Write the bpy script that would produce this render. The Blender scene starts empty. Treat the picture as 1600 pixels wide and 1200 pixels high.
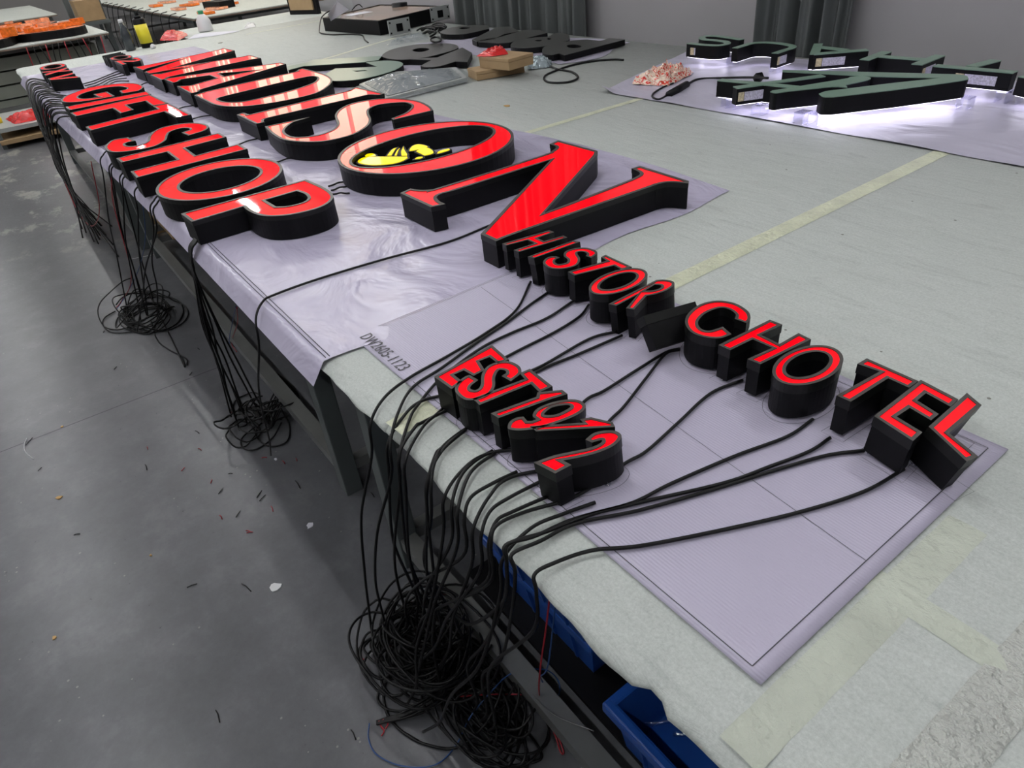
import bpy, math, random
import numpy as np
from mathutils import Vector, Matrix, Euler
from mathutils.geometry import tessellate_polygon
random.seed(7)
PI = math.pi
COL = bpy.context.scene.collection
SC = bpy.context.scene

# ------------------------------------------------------------------ camera
CAM_F = 1053.7
CAM_H = 1.6
RM = np.array([[0.59565352, 0.79821693, -0.08970292],
               [0.41793394, -0.4033543, -0.81402489],
               [-0.68595051, 0.44738689, -0.57386136]])
cam_d = bpy.data.cameras.new('camera')
cam_d.sensor_width = 36
cam_d.lens = CAM_F / 1600 * 36
cam_d.clip_start = 0.02
cam_d.clip_end = 100
cam = bpy.data.objects.new('camera', cam_d)
COL.objects.link(cam)
M3 = Matrix([[RM[0][i], -RM[1][i], -RM[2][i]] for i in range(3)])
cam.matrix_world = Matrix.Translation((0, 0, CAM_H)) @ M3.to_4x4()
SC.camera = cam

def un(px, py, z):
    """photo point -> place on the horizontal level z"""
    d = RM.T @ np.array([px - 800, py - 600, CAM_F])
    t = (z - CAM_H) / d[2]
    return Vector((d[0] * t, d[1] * t, z))

# ------------------------------------------------------------------ world and exposure
SC.view_settings.view_transform = 'Standard'
SC.view_settings.look = 'None'
SC.view_settings.gamma = 1
SC.view_settings.exposure = 0.0
SC.view_settings.use_curve_mapping = False
w = bpy.data.worlds.new('world')
SC.world = w
w.use_nodes = True
w.node_tree.nodes['Background'].inputs[0].default_value = (0.75, 0.85, 1, 1)
w.node_tree.nodes['Background'].inputs[1].default_value = 0.6

# ------------------------------------------------------------------ materials
def new_mat(name):
    m = bpy.data.materials.new(name)
    m.use_nodes = True
    return m, m.node_tree, m.node_tree.nodes['Principled BSDF']

def mat(name, col, rough=0.5, metal=0.0, spec=0.5, emit=None, es=1.0, alpha=1.0, coat=0.0,
        noise=0.0, nscale=20.0, bump=0.0, bscale=60.0):
    m, t, b = new_mat(name)
    b.inputs['Base Color'].default_value = (*col, 1)
    b.inputs['Roughness'].default_value = rough
    b.inputs['Metallic'].default_value = metal
    b.inputs['Specular IOR Level'].default_value = spec
    b.inputs['Alpha'].default_value = alpha
    b.inputs['Coat Weight'].default_value = coat
    b.inputs['Coat Roughness'].default_value = 0.05
    if emit:
        b.inputs['Emission Color'].default_value = (*emit, 1)
        b.inputs['Emission Strength'].default_value = es
    tc = t.nodes.new('ShaderNodeTexCoord')
    if noise > 0:
        n = t.nodes.new('ShaderNodeTexNoise')
        n.inputs['Scale'].default_value = nscale
        n.inputs['Detail'].default_value = 6
        t.links.new(tc.outputs['Object'], n.inputs['Vector'])
        r = t.nodes.new('ShaderNodeMapRange')
        r.inputs['From Min'].default_value = 0.3
        r.inputs['From Max'].default_value = 0.7
        r.inputs['To Min'].default_value = 1 - noise
        r.inputs['To Max'].default_value = 1 + noise
        t.links.new(n.outputs['Fac'], r.inputs['Value'])
        v = t.nodes.new('ShaderNodeVectorMath')
        v.operation = 'SCALE'
        v.inputs[0].default_value = col
        t.links.new(r.outputs['Result'], v.inputs['Scale'])
        t.links.new(v.outputs['Vector'], b.inputs['Base Color'])
    if bump > 0:
        n2 = t.nodes.new('ShaderNodeTexNoise')
        n2.inputs['Scale'].default_value = bscale
        n2.inputs['Detail'].default_value = 4
        t.links.new(tc.outputs['Object'], n2.inputs['Vector'])
        bp = t.nodes.new('ShaderNodeBump')
        bp.inputs['Strength'].default_value = bump
        bp.inputs['Distance'].default_value = 0.01
        t.links.new(n2.outputs['Fac'], bp.inputs['Height'])
        t.links.new(bp.outputs['Normal'], b.inputs['Normal'])
    return m

def ramp(t, fac, stops):
    r = t.nodes.new('ShaderNodeValToRGB')
    el = r.color_ramp.elements
    while len(el) < len(stops):
        el.new(0.5)
    for e, (p, c) in zip(el, stops):
        e.position = p
        e.color = (*c, 1) if len(c) == 3 else c
    t.links.new(fac, r.inputs['Fac'])
    return r.outputs['Color']

def tex(t, kind, scale, vec, **kw):
    n = t.nodes.new(kind)
    n.inputs['Scale'].default_value = scale
    for k, v in kw.items():
        n.inputs[k].default_value = v
    t.links.new(vec, n.inputs['Vector'])
    return n

def mixc(t, fac, a, b, mode='MIX'):
    m = t.nodes.new('ShaderNodeMix')
    m.data_type = 'RGBA'
    m.blend_type = mode
    for s, v in ((m.inputs['Factor'], fac), (m.inputs['A'], a), (m.inputs['B'], b)):
        if isinstance(v, (float, int)):
            s.default_value = v
        elif isinstance(v, tuple):
            s.default_value = (*v, 1) if len(v) == 3 else v
        else:
            t.links.new(v, s)
    return m.outputs['Result']

def mapping(t, vec, scale=(1, 1, 1), rot=(0, 0, 0), loc=(0, 0, 0)):
    n = t.nodes.new('ShaderNodeMapping')
    n.inputs['Scale'].default_value = scale
    n.inputs['Rotation'].default_value = rot
    n.inputs['Location'].default_value = loc
    t.links.new(vec, n.inputs['Vector'])
    return n.outputs['Vector']

def mat_floor():
    m, t, b = new_mat('floor_paint')
    P = t.nodes.new('ShaderNodeTexCoord').outputs['Object']
    big = tex(t, 'ShaderNodeTexNoise', 1.3, P, Detail=8.0, Roughness=0.6)
    fine = tex(t, 'ShaderNodeTexNoise', 55, P, Detail=6.0, Roughness=0.7)
    c = ramp(t, big.outputs['Fac'], [(0.3, (0.078, 0.081, 0.089)), (0.7, (0.108, 0.111, 0.120))])
    c = mixc(t, 0.16, c, ramp(t, fine.outputs['Fac'], [(0.35, (0.045, 0.047, 0.052)), (0.7, (0.14, 0.14, 0.15))]))
    md = tex(t, 'ShaderNodeTexNoise', 5.5, P, Detail=9.0, Roughness=0.72)
    c = mixc(t, 0.38, c, ramp(t, md.outputs['Fac'], [(0.36, (0.060, 0.062, 0.068)), (0.52, (0.100, 0.103, 0.112)), (0.66, (0.170, 0.172, 0.180))]))
    # worn, paint-bare patches far down the aisle
    wn = tex(t, 'ShaderNodeTexNoise', 1.6, mapping(t, P, (1, 1.5, 1), loc=(3.1, 0.4, 0)), Detail=9.0, Roughness=0.72)
    wf = ramp(t, wn.outputs['Fac'], [(0.54, (0, 0, 0)), (0.60, (1, 1, 1))])
    sep = t.nodes.new('ShaderNodeSeparateXYZ')
    t.links.new(P, sep.inputs[0])
    fx = t.nodes.new('ShaderNodeMapRange')
    fx.inputs['From Min'].default_value = -4.6
    fx.inputs['From Max'].default_value = -6.4
    t.links.new(sep.outputs['X'], fx.inputs['Value'])
    mul = t.nodes.new('ShaderNodeMath')
    mul.operation = 'MULTIPLY'
    t.links.new(wf, mul.inputs[0])
    t.links.new(fx.outputs['Result'], mul.inputs[1])
    c = mixc(t, mul.outputs[0], c, (0.30, 0.30, 0.27))
    # small chips and specks
    sp = tex(t, 'ShaderNodeTexVoronoi', 26, P)
    sn = tex(t, 'ShaderNodeTexNoise', 2.2, P, Detail=3.0)
    th = t.nodes.new('ShaderNodeMath'); th.operation = 'LESS_THAN'; th.inputs[1].default_value = 0.085
    t.links.new(sp.outputs['Distance'], th.inputs[0])
    th2 = t.nodes.new('ShaderNodeMath'); th2.operation = 'GREATER_THAN'; th2.inputs[1].default_value = 0.56
    t.links.new(sn.outputs['Fac'], th2.inputs[0])
    mm = t.nodes.new('ShaderNodeMath'); mm.operation = 'MULTIPLY'
    t.links.new(th.outputs[0], mm.inputs[0]); t.links.new(th2.outputs[0], mm.inputs[1])
    c = mixc(t, mm.outputs[0], c, (0.20, 0.20, 0.19))
    t.links.new(c, b.inputs['Base Color'])
    rr = ramp(t, fine.outputs['Fac'], [(0.3, (0.27,) * 3), (0.7, (0.36,) * 3)])
    t.links.new(rr, b.inputs['Roughness'])
    b.inputs['Specular IOR Level'].default_value = 0.45
    bp = t.nodes.new('ShaderNodeBump')
    bp.inputs['Strength'].default_value = 0.06
    bp.inputs['Distance'].default_value = 0.006
    t.links.new(fine.outputs['Fac'], bp.inputs['Height'])
    t.links.new(bp.outputs['Normal'], b.inputs['Normal'])
    return m

def mat_foam():
    m, t, b = new_mat('foam_sheet')
    P = t.nodes.new('ShaderNodeTexCoord').outputs['Object']
    big = tex(t, 'ShaderNodeTexNoise', 1.1, P, Detail=7.0, Roughness=0.6)
    fine = tex(t, 'ShaderNodeTexNoise', 190, P, Detail=3.0, Roughness=0.8)
    strk = tex(t, 'ShaderNodeTexNoise', 3.5, mapping(t, P, (1.4, 7, 1), rot=(0, 0, 0.12)), Detail=8.0, Roughness=0.66)
    strk.inputs['Distortion'].default_value = 1.4
    c = ramp(t, big.outputs['Fac'], [(0.3, (0.42, 0.46, 0.43)), (0.7, (0.51, 0.55, 0.52))])
    c = mixc(t, 0.65, c, ramp(t, strk.outputs['Fac'], [(0.30, (0.33, 0.355, 0.335)), (0.42, (0.48, 0.52, 0.485)), (0.75, (0.60, 0.635, 0.60))]))
    c = mixc(t, 0.35, c, ramp(t, fine.outputs['Fac'], [(0.3, (0.30, 0.32, 0.31)), (0.7, (0.68, 0.70, 0.68))]))
    # dark nicks
    v = tex(t, 'ShaderNodeTexVoronoi', 9, P)
    v.inputs['Randomness'].default_value = 1
    th = t.nodes.new('ShaderNodeMath'); th.operation = 'LESS_THAN'; th.inputs[1].default_value = 0.035
    t.links.new(v.outputs['Distance'], th.inputs[0])
    c = mixc(t, th.outputs[0], c, (0.17, 0.17, 0.15))
    t.links.new(c, b.inputs['Base Color'])
    b.inputs['Roughness'].default_value = 0.62
    b.inputs['Specular IOR Level'].default_value = 0.25
    ad = t.nodes.new('ShaderNodeMath'); ad.operation = 'ADD'
    sm = t.nodes.new('ShaderNodeMath'); sm.operation = 'MULTIPLY'; sm.inputs[1].default_value = 0.12
    t.links.new(fine.outputs['Fac'], sm.inputs[0])
    t.links.new(sm.outputs[0], ad.inputs[0]); t.links.new(strk.outputs['Fac'], ad.inputs[1])
    bp = t.nodes.new('ShaderNodeBump')
    bp.inputs['Strength'].default_value = 0.35
    bp.inputs['Distance'].default_value = 0.012
    t.links.new(ad.outputs[0], bp.inputs['Height'])
    t.links.new(bp.outputs['Normal'], b.inputs['Normal'])
    return m

def mat_film(name, col, wr=0.6, wscale=3.0, rough=0.33, ribs=False, spec=0.5):
    m, t, b = new_mat(name)
    P = t.nodes.new('ShaderNodeTexCoord').outputs['Object']
    n = tex(t, 'ShaderNodeTexNoise', wscale, mapping(t, P, (1, 1.7, 1), rot=(0, 0, 0.5)), Detail=4.0, Roughness=0.45)
    n.inputs['Distortion'].default_value = 1.0
    big = tex(t, 'ShaderNodeTexNoise', 0.9, P, Detail=3.0)
    c = mixc(t, 0.5, col, ramp(t, big.outputs['Fac'], [(0.3, tuple(x * 0.9 for x in col)), (0.7, tuple(min(1, x * 1.08) for x in col))]))
    t.links.new(c, b.inputs['Base Color'])
    b.inputs['Roughness'].default_value = rough
    b.inputs['Specular IOR Level'].default_value = spec
    bp = t.nodes.new('ShaderNodeBump')
    bp.inputs['Strength'].default_value = wr
    bp.inputs['Distance'].default_value = 0.03
    t.links.new(n.outputs['Fac'], bp.inputs['Height'])
    last = bp.outputs['Normal']
    if ribs:
        wv = t.nodes.new('ShaderNodeTexWave')
        wv.bands_direction = 'Y'
        wv.inputs['Scale'].default_value = 55
        wv.inputs['Distortion'].default_value = 0.6
        wv.inputs['Detail'].default_value = 2
        t.links.new(P, wv.inputs['Vector'])
        b2 = t.nodes.new('ShaderNodeBump')
        b2.inputs['Strength'].default_value = 0.28
        b2.inputs['Distance'].default_value = 0.0015
        t.links.new(wv.outputs['Fac'], b2.inputs['Height'])
        t.links.new(last, b2.inputs['Normal'])
        last = b2.outputs['Normal']
    t.links.new(last, b.inputs['Normal'])
    return m

def mat_clear(name, tint=(0.9, 0.95, 1.0), trans=0.75, bump=0.5, bscale=14, rough=0.08):
    m = bpy.data.materials.new(name)
    m.use_nodes = True
    t = m.node_tree
    t.nodes.clear()
    out = t.nodes.new('ShaderNodeOutputMaterial')
    P = t.nodes.new('ShaderNodeTexCoord').outputs['Object']
    n = tex(t, 'ShaderNodeTexNoise', bscale, P, Detail=4.0)
    n.inputs['Distortion'].default_value = 2.0
    bp = t.nodes.new('ShaderNodeBump')
    bp.inputs['Strength'].default_value = bump
    bp.inputs['Distance'].default_value = 0.02
    t.links.new(n.outputs['Fac'], bp.inputs['Height'])
    tr = t.nodes.new('ShaderNodeBsdfTransparent'); tr.inputs[0].default_value = (*tint, 1)
    pr = t.nodes.new('ShaderNodeBsdfAnisotropic')
    pr.inputs['Color'].default_value = (*tint, 1)
    pr.inputs['Roughness'].default_value = rough
    t.links.new(bp.outputs['Normal'], pr.inputs['Normal'])
    mx = t.nodes.new('ShaderNodeMixShader'); mx.inputs[0].default_value = 1 - trans
    t.links.new(tr.outputs[0], mx.inputs[1]); t.links.new(pr.outputs[0], mx.inputs[2])
    t.links.new(mx.outputs[0], out.inputs[0])
    return m

MT = {}
MT['floor'] = mat_floor()
MT['foam'] = mat_foam()
MT['film'] = mat_film('lavender_film', (0.46, 0.43, 0.56), wr=1.0, wscale=2.6, rough=0.27)
MT['film2'] = mat_film('lavender_film_far', (0.46, 0.44, 0.54), wr=0.8, wscale=2.0, rough=0.3)
MT['paper'] = mat_film('banner_paper', (0.47, 0.44, 0.56), wr=0.10, wscale=2.0, rough=0.36, ribs=True)
MT['wall'] = mat('wall_paint', (0.30, 0.292, 0.30), 0.7, noise=0.05, nscale=1.5, bump=0.15, bscale=8)
MT['wall2'] = mat('wall_pale', (0.34, 0.34, 0.35), 0.7, noise=0.05, nscale=1.5)
MT['ceil'] = mat('ceiling_white', (0.62, 0.62, 0.62), 0.8)
MT['curtain'] = mat('curtain_cloth', (0.075, 0.083, 0.082), 0.6, noise=0.12, nscale=3)
MT['black'] = mat('black_metal', (0.0022, 0.0022, 0.0030), 0.5, noise=0.15, nscale=6, spec=0.20)
MT['trim_side'] = mat('black_trim_side', (0.0040, 0.0048, 0.0042), 0.40, spec=0.36)
MT['trim'] = mat('black_trim', (0.060, 0.055, 0.050), 0.45, spec=0.35)  # same black trim, paler: overhead light on the top lip put into its colour
MT['red'] = mat('lit_red_acrylic', (0.30, 0.0, 0.003), 0.03, emit=(1.0, 0.0, 0.006), es=0.95, spec=0.5)
MT['red'].node_tree.nodes['Principled BSDF'].inputs['IOR'].default_value = 1.36
MT['red_far'] = MT['red']
MT['yellow'] = mat('lit_yellow_acrylic', (0.7, 0.55, 0.0), 0.06, emit=(0.95, 0.75, 0.0), es=0.75)
MT['cable'] = mat('black_cable', (0.003, 0.003, 0.0035), 0.45, spec=0.28)
MT['cable_r'] = mat('red_wire', (0.30, 0.01, 0.02), 0.4)
MT['cable_b'] = mat('blue_wire', (0.015, 0.06, 0.20), 0.4)
MT['steel'] = mat('grey_green_steel', (0.10, 0.115, 0.115), 0.42, metal=0.2, noise=0.15, nscale=4)
MT['rail'] = mat('zinc_rail', (0.22, 0.225, 0.22), 0.38, metal=0.55, noise=0.15, nscale=5)
MT['ply'] = mat('plywood_board', (0.16, 0.12, 0.09), 0.7, noise=0.2, nscale=10)
MT['tape'] = mat('yellowed_tape', (0.62, 0.645, 0.48), 0.30, noise=0.12, nscale=14, bump=0.9, bscale=60)
MT['tape_pale'] = mat('pale_tape', (0.485, 0.52, 0.44), 0.36, noise=0.10, nscale=10, bump=0.8, bscale=60)
MT['tape_clear'] = mat('clear_tape', (0.52, 0.54, 0.50), 0.15, noise=0.1, nscale=10, bump=1.0, bscale=85, spec=0.8)
for n_ in MT['tape_clear'].node_tree.nodes:
    if n_.type == 'BUMP': n_.inputs['Distance'].default_value = 0.016
MT['blue'] = mat('blue_plastic', (0.010, 0.060, 0.28), 0.35, noise=0.1, nscale=8)
MT['cardboard'] = mat('cardboard', (0.34, 0.23, 0.12), 0.75, noise=0.1, nscale=9)
MT['redbag'] = mat('red_plastic', (0.60, 0.02, 0.02), 0.2, bump=0.9, bscale=22)
MT['pinkbag'] = mat('red_white_bag', (0.62, 0.26, 0.21), 0.22, bump=0.9, bscale=25)
MT['white'] = mat('white_plastic', (0.65, 0.65, 0.66), 0.4)
MT['paperw'] = mat('white_sheet', (0.62, 0.62, 0.68), 0.6)
MT['line'] = mat('printed_line', (0.05, 0.05, 0.06), 0.6)
MT['ink'] = mat('printed_ink', (0.04, 0.04, 0.05), 0.5)
MT['green'] = mat('green_black_coat', (0.17, 0.26, 0.20), 0.30, noise=0.05, nscale=3)  # green sheen mirrored on the dark tops, put into the base colour
MT['darkgrey'] = mat('satin_dark', (0.055, 0.056, 0.052), 0.34, noise=0.08, nscale=3)
MT['halo'] = mat('halo_led', (0.8, 0.8, 0.85), 0.4, emit=(0.86, 0.82, 1.0), es=3.9)
MT['sticker'] = mat('pale_sticker', (0.50, 0.48, 0.58), 0.5, noise=0.35, nscale=160)
MT['sticker_y'] = mat('yellow_sticker', (0.55, 0.47, 0.30), 0.5, noise=0.3, nscale=120)
MT['clear'] = mat_clear('clear_plastic', (0.94, 0.96, 0.98), 0.80, 0.5, 7)
MT['acrylic'] = mat_clear('acrylic_stand', (0.95, 0.95, 1.0), 0.62, 0.0, 10)
MT['tube'] = mat('lamp_tube', (1, 1, 1), 0.3, emit=(0.98, 0.99, 1.0), es=112.0)
MT['fixture'] = mat('lamp_housing', (0.6, 0.6, 0.6), 0.5)
MT['glow'] = mat('daylit_glass', (0.8, 0.8, 0.8), 0.3, emit=(1.0, 0.84, 0.58), es=1.9)
MT['orange'] = mat('orange_acrylic', (0.75, 0.17, 0.02), 0.25, noise=0.3, nscale=30)
MT['peach'] = mat('peach_acrylic', (0.85, 0.38, 0.22), 0.12, noise=0.3, nscale=22)
MT['bottle'] = mat('dark_bottle', (0.02, 0.025, 0.03), 0.12, coat=0.5)
MT['can_y'] = mat('yellow_label', (0.70, 0.60, 0.02), 0.4)
MT['greencap'] = mat('green_cap', (0.02, 0.25, 0.10), 0.35)
MT['picture'] = None
m, t, b = new_mat('picture_panel')
P = t.nodes.new('ShaderNodeTexCoord').outputs['Object']
n = tex(t, 'ShaderNodeTexNoise', 4.5, P, Detail=4.0)
n.inputs['Distortion'].default_value = 1.5
t.links.new(ramp(t, n.outputs['Fac'], [(0.3, (0.10, 0.24, 0.17)), (0.42, (0.32, 0.30, 0.26)), (0.5, (0.40, 0.24, 0.18)), (0.6, (0.50, 0.40, 0.30)), (0.75, (0.35, 0.10, 0.09))]), b.inputs['Base Color'])
b.inputs['Roughness'].default_value = 0.1
MT['picture'] = m
MT['slab'] = mat('pale_green_board', (0.20, 0.215, 0.18), 0.6, noise=0.15, nscale=2)
MT['glasspanel'] = mat('grey_panel', (0.16, 0.19, 0.19), 0.3)
MT['paleframe'] = mat('pale_frame', (0.36, 0.38, 0.37), 0.35)
MT['brass'] = mat('ochre_chip', (0.45, 0.28, 0.10), 0.7)
MT['foil'] = mat('silver_foil_bag', (0.45, 0.55, 0.58), 0.12, metal=0.6, bump=1.0, bscale=30)

# ------------------------------------------------------------------ helpers
def tag(o, label=None, cat=None, group=None, kind=None):
    if label: o['label'] = label
    if cat: o['category'] = cat
    if group: o['group'] = group
    if kind: o['kind'] = kind
    return o

def empty(name, loc, label=None, cat=None, group=None):
    o = bpy.data.objects.new(name, None)
    o.empty_display_size = 0.05
    o.location = loc
    COL.objects.link(o)
    return tag(o, label, cat, group)

def root_loc(p):
    l = Vector((0, 0, 0))
    while p is not None:
        l += p.location
        p = p.parent
    return l

class MB:
    def __init__(self):
        self.v = []; self.f = []; self.s = []
    def add(self, vs, fs, smooth=False):
        o = len(self.v)
        self.v += [tuple(x) for x in vs]
        self.f += [tuple(i + o for i in f) for f in fs]
        self.s += [smooth] * len(fs)
        return self
    def box(self, c, d, rz=0.0, rx=0.0, ry=0.0):
        e = Euler((rx, ry, rz)).to_matrix()
        vs = [Vector(c) + e @ Vector((sx * d[0] / 2, sy * d[1] / 2, sz * d[2] / 2)) for sz in (-1, 1) for sy in (-1, 1) for sx in (-1, 1)]
        return self.add(vs, [(0, 2, 3, 1), (4, 5, 7, 6), (0, 1, 5, 4), (2, 6, 7, 3), (0, 4, 6, 2), (1, 3, 7, 5)])
    def bbox(self, x0, x1, y0, y1, z0, z1):
        return self.box(((x0 + x1) / 2, (y0 + y1) / 2, (z0 + z1) / 2), (abs(x1 - x0), abs(y1 - y0), abs(z1 - z0)))
    def tube(self, pts, r, n=6, close=False):
        pts = [Vector(p) for p in pts]
        N = len(pts)
        up = Vector((0, 0, 1))
        vs = []
        prev = None
        for i, p in enumerate(pts):
            if close:
                d = pts[(i + 1) % N] - pts[i - 1]
            else:
                d = pts[min(i + 1, N - 1)] - pts[max(i - 1, 0)]
            if d.length < 1e-9: d = Vector((1, 0, 0))
            d.normalize()
            if prev is None:
                a = d.cross(up)
                if a.length < 1e-3: a = d.cross(Vector((1, 0, 0)))
            else:
                a = prev - d * prev.dot(d)
                if a.length < 1e-6: a = d.cross(up)
            a.normalize(); prev = a
            b_ = d.cross(a)
            rr = r[i] if isinstance(r, (list, tuple)) else r
            for k in range(n):
                t_ = 2 * PI * k / n
                vs.append(p + (a * math.cos(t_) + b_ * math.sin(t_)) * rr)
        fs = []
        rng = N if close else N - 1
        for i in range(rng):
            for k in range(n):
                i2 = (i + 1) % N
                fs.append((i * n + k, i * n + (k + 1) % n, i2 * n + (k + 1) % n, i2 * n + k))
        if not close:
            fs.append(tuple(range(n))[::-1]); fs.append(tuple((N - 1) * n + k for k in range(n)))
        return self.add(vs, fs, True)
    def lathe(self, c, prof, n=24):
        vs = []
        for r, z in prof:
            for k in range(n):
                a = 2 * PI * k / n
                vs.append((c[0] + r * math.cos(a), c[1] + r * math.sin(a), c[2] + z))
        fs = []
        for i in range(len(prof) - 1):
            for k in range(n):
                fs.append((i * n + k, i * n + (k + 1) % n, (i + 1) * n + (k + 1) % n, (i + 1) * n + k))
        fs.append(tuple(range(n))[::-1]); fs.append(tuple((len(prof) - 1) * n + k for k in range(n)))
        return self.add(vs, fs, True)
    def prism(self, poly, z0, z1, holes=()):
        poly = ccw(poly)
        holes = [ccw(h)[::-1] for h in holes]
        loops = [poly] + holes
        tr = tess(loops)
        flat = [p for l in loops for p in l]
        n = len(flat)
        vs = [(p[0], p[1], z0) for p in flat] + [(p[0], p[1], z1) for p in flat]
        fs = [tuple(i + n for i in f) for f in tr] + [tuple(f[::-1]) for f in tr]
        o = 0
        for l in loops:
            m_ = len(l)
            for i in range(m_):
                j = (i + 1) % m_
                fs.append((o + i, o + j, n + o + j, n + o + i))
            o += m_
        return self.add(vs, fs)
    def build(self, name, m, parent=None, bevel=0.0, subsurf=0):
        me = bpy.data.meshes.new(name)
        l = root_loc(parent)
        me.from_pydata([tuple(Vector(v) - l) for v in self.v], [], self.f)
        me.polygons.foreach_set('use_smooth', self.s)
        me.materials.append(m)
        me.update()
        o = bpy.data.objects.new(name, me)
        COL.objects.link(o)
        if parent is not None:
            o.parent = parent
        if bevel > 0:
            md = o.modifiers.new('bevel', 'BEVEL'); md.width = bevel; md.segments = 2; md.limit_method = 'ANGLE'
        if subsurf:
            md = o.modifiers.new('sub', 'SUBSURF'); md.levels = subsurf; md.render_levels = subsurf
        return o

def area(p):
    return sum(p[i][0] * p[(i + 1) % len(p)][1] - p[(i + 1) % len(p)][0] * p[i][1] for i in range(len(p))) / 2
def ccw(p):
    p = [(q[0], q[1]) for q in p]
    return p if area(p) > 0 else p[::-1]
def tess(loops):
    tr = tessellate_polygon([[Vector((p[0], p[1], 0)) for p in l] for l in loops])
    flat = [p for l in loops for p in l]
    out = []
    for a, b_, c in tr:
        s = (flat[b_][0] - flat[a][0]) * (flat[c][1] - flat[a][1]) - (flat[c][0] - flat[a][0]) * (flat[b_][1] - flat[a][1])
        if abs(s) < 1e-12: continue
        out.append((a, b_, c) if s > 0 else (a, c, b_))
    return out
def offset(poly, d):
    """move every side to its left by d (inwards for a ccw loop)"""
    n = len(poly)
    out = []
    for i in range(n):
        p0 = Vector(poly[i - 1]); p1 = Vector(poly[i]); p2 = Vector(poly[(i + 1) % n])
        e1 = (p1 - p0); e2 = (p2 - p1)
        if e1.length < 1e-9: e1 = e2
        if e2.length < 1e-9: e2 = e1
        e1.normalize(); e2.normalize()
        n1 = Vector((-e1.y, e1.x)); n2 = Vector((-e2.y, e2.x))
        m_ = n1 + n2
        if m_.length < 1e-6: m_ = n1
        m_.normalize()
        k = d / max(0.42, m_.dot(n1))
        out.append((p1.x + m_.x * k, p1.y + m_.y * k))
    return out

def catmull(P, n=6, close=False):
    P = [Vector(p) for p in P]
    N = len(P)
    out = []
    rng = N if close else N - 1
    for i in range(rng):
        if close:
            a, b_, c, d = P[i - 1], P[i], P[(i + 1) % N], P[(i + 2) % N]
        else:
            a = P[i - 1] if i > 0 else P[0] * 2 - P[1]
            b_, c = P[i], P[i + 1]
            d = P[i + 2] if i + 2 < N else P[-1] * 2 - P[-2]
        for k in range(n):
            t_ = k / n
            out.append(0.5 * ((2 * b_) + (c - a) * t_ + (2 * a - 5 * b_ + 4 * c - d) * t_ ** 2 + (3 * b_ - a - 3 * c + d) * t_ ** 3))
    if not close: out.append(P[-1])
    return out

def outline(spec, ox, oy, s, z):
    """'x,y ~x,y ...' : ~ marks a point on a curve; measured in the photo, set on level z"""
    toks = spec.split()
    pts = []
    for tk in toks:
        sm = tk[0] == '~'
        x, y = tk.lstrip('~').split(',')
        q = un(ox + float(x) / s, oy + float(y) / s, z)
        pts.append((Vector((q.x, q.y)), sm))
    n = len(pts)
    if all(p[1] for p in pts):
        return [tuple(v) for v in catmull([p[0] for p in pts], 4, True)]
    k0 = next(i for i in range(n) if not pts[i][1])
    pts = pts[k0:] + pts[:k0] + [pts[k0]]
    out = []
    i = 0
    while i < n:
        j = i + 1
        while pts[j][1]: j += 1
        if j == i + 1:
            out.append(pts[i][0])
        else:
            out += catmull([p[0] for p in pts[i:j + 1]], 4)[:-1]
        i = j
    return [tuple(v) for v in out]

def ellipse(cx, cy, rx, ry, n=48):
    return [(cx + rx * math.cos(2 * PI * k / n), cy + ry * math.sin(2 * PI * k / n)) for k in range(n)]

# ------------------------------------------------------------------ room
ZT = 0.78
def struct(name, mb, m):
    return tag(mb.build(name, m), kind='structure')
struct('floor', MB().bbox(-26, 5, -7, 7, -0.05, 0), MT['floor'])
struct('ceiling', MB().bbox(-26, 5, -7, 7, 5.0, 5.08), MT['ceil'])
struct('wall_back', MB().bbox(-8.7, 5, 3.98, 4.1, 0, 5), MT['wall'])
struct('wall_return', MB().bbox(-8.8, -8.7, 3.98, 5.1, 0, 5), MT['wall2'])
# far bay wall with high windows
wb = MB()
wb.bbox(-26, -8.8, 5.0, 5.12, 0, 1.75).bbox(-26, -8.8, 5.0, 5.12, 4.75, 5)
WX = [(-13.4, -9.3), (-17.0, -14.3), (-19.9, -18.5), (-23.9, -22.4)]
prev = -8.8
for a, b_ in WX:
    wb.bbox(b_, prev, 5.0, 5.12, 1.75, 4.75); prev = a
wb.bbox(-26, prev, 5.0, 5.12, 1.75, 4.75)
struct('wall_bay', wb, MT['wall2'])
for i, (a, b_) in enumerate(WX):
    wf = MB()
    for x in (a + 0.03, (2 * a + b_) / 3, (a + 2 * b_) / 3, b_ - 0.03):
        wf.bbox(x - 0.03, x + 0.03, 5.0, 5.06, 1.75, 4.75)
    for z in (1.78, 4.72):
        wf.bbox(a, b_, 5.0, 5.06, z - 0.03, z + 0.03)
    o = struct('window_%d' % (i + 1), wf, MT['fixture'])
    MB().bbox(a, b_, 5.07, 5.09, 1.75, 4.75).build('pane', MT['glow'], o)
struct('wall_end', MB().bbox(-26.1, -26, -7, 5.1, 0, 5), MT['wall2'])
struct('wall_left', MB().bbox(-26, 5, -7.1, -7, 0, 5), MT['wall2'])
struct('wall_near', MB().bbox(5, 5.1, -7, 4.1, 0, 5), MT['wall2'])

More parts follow.
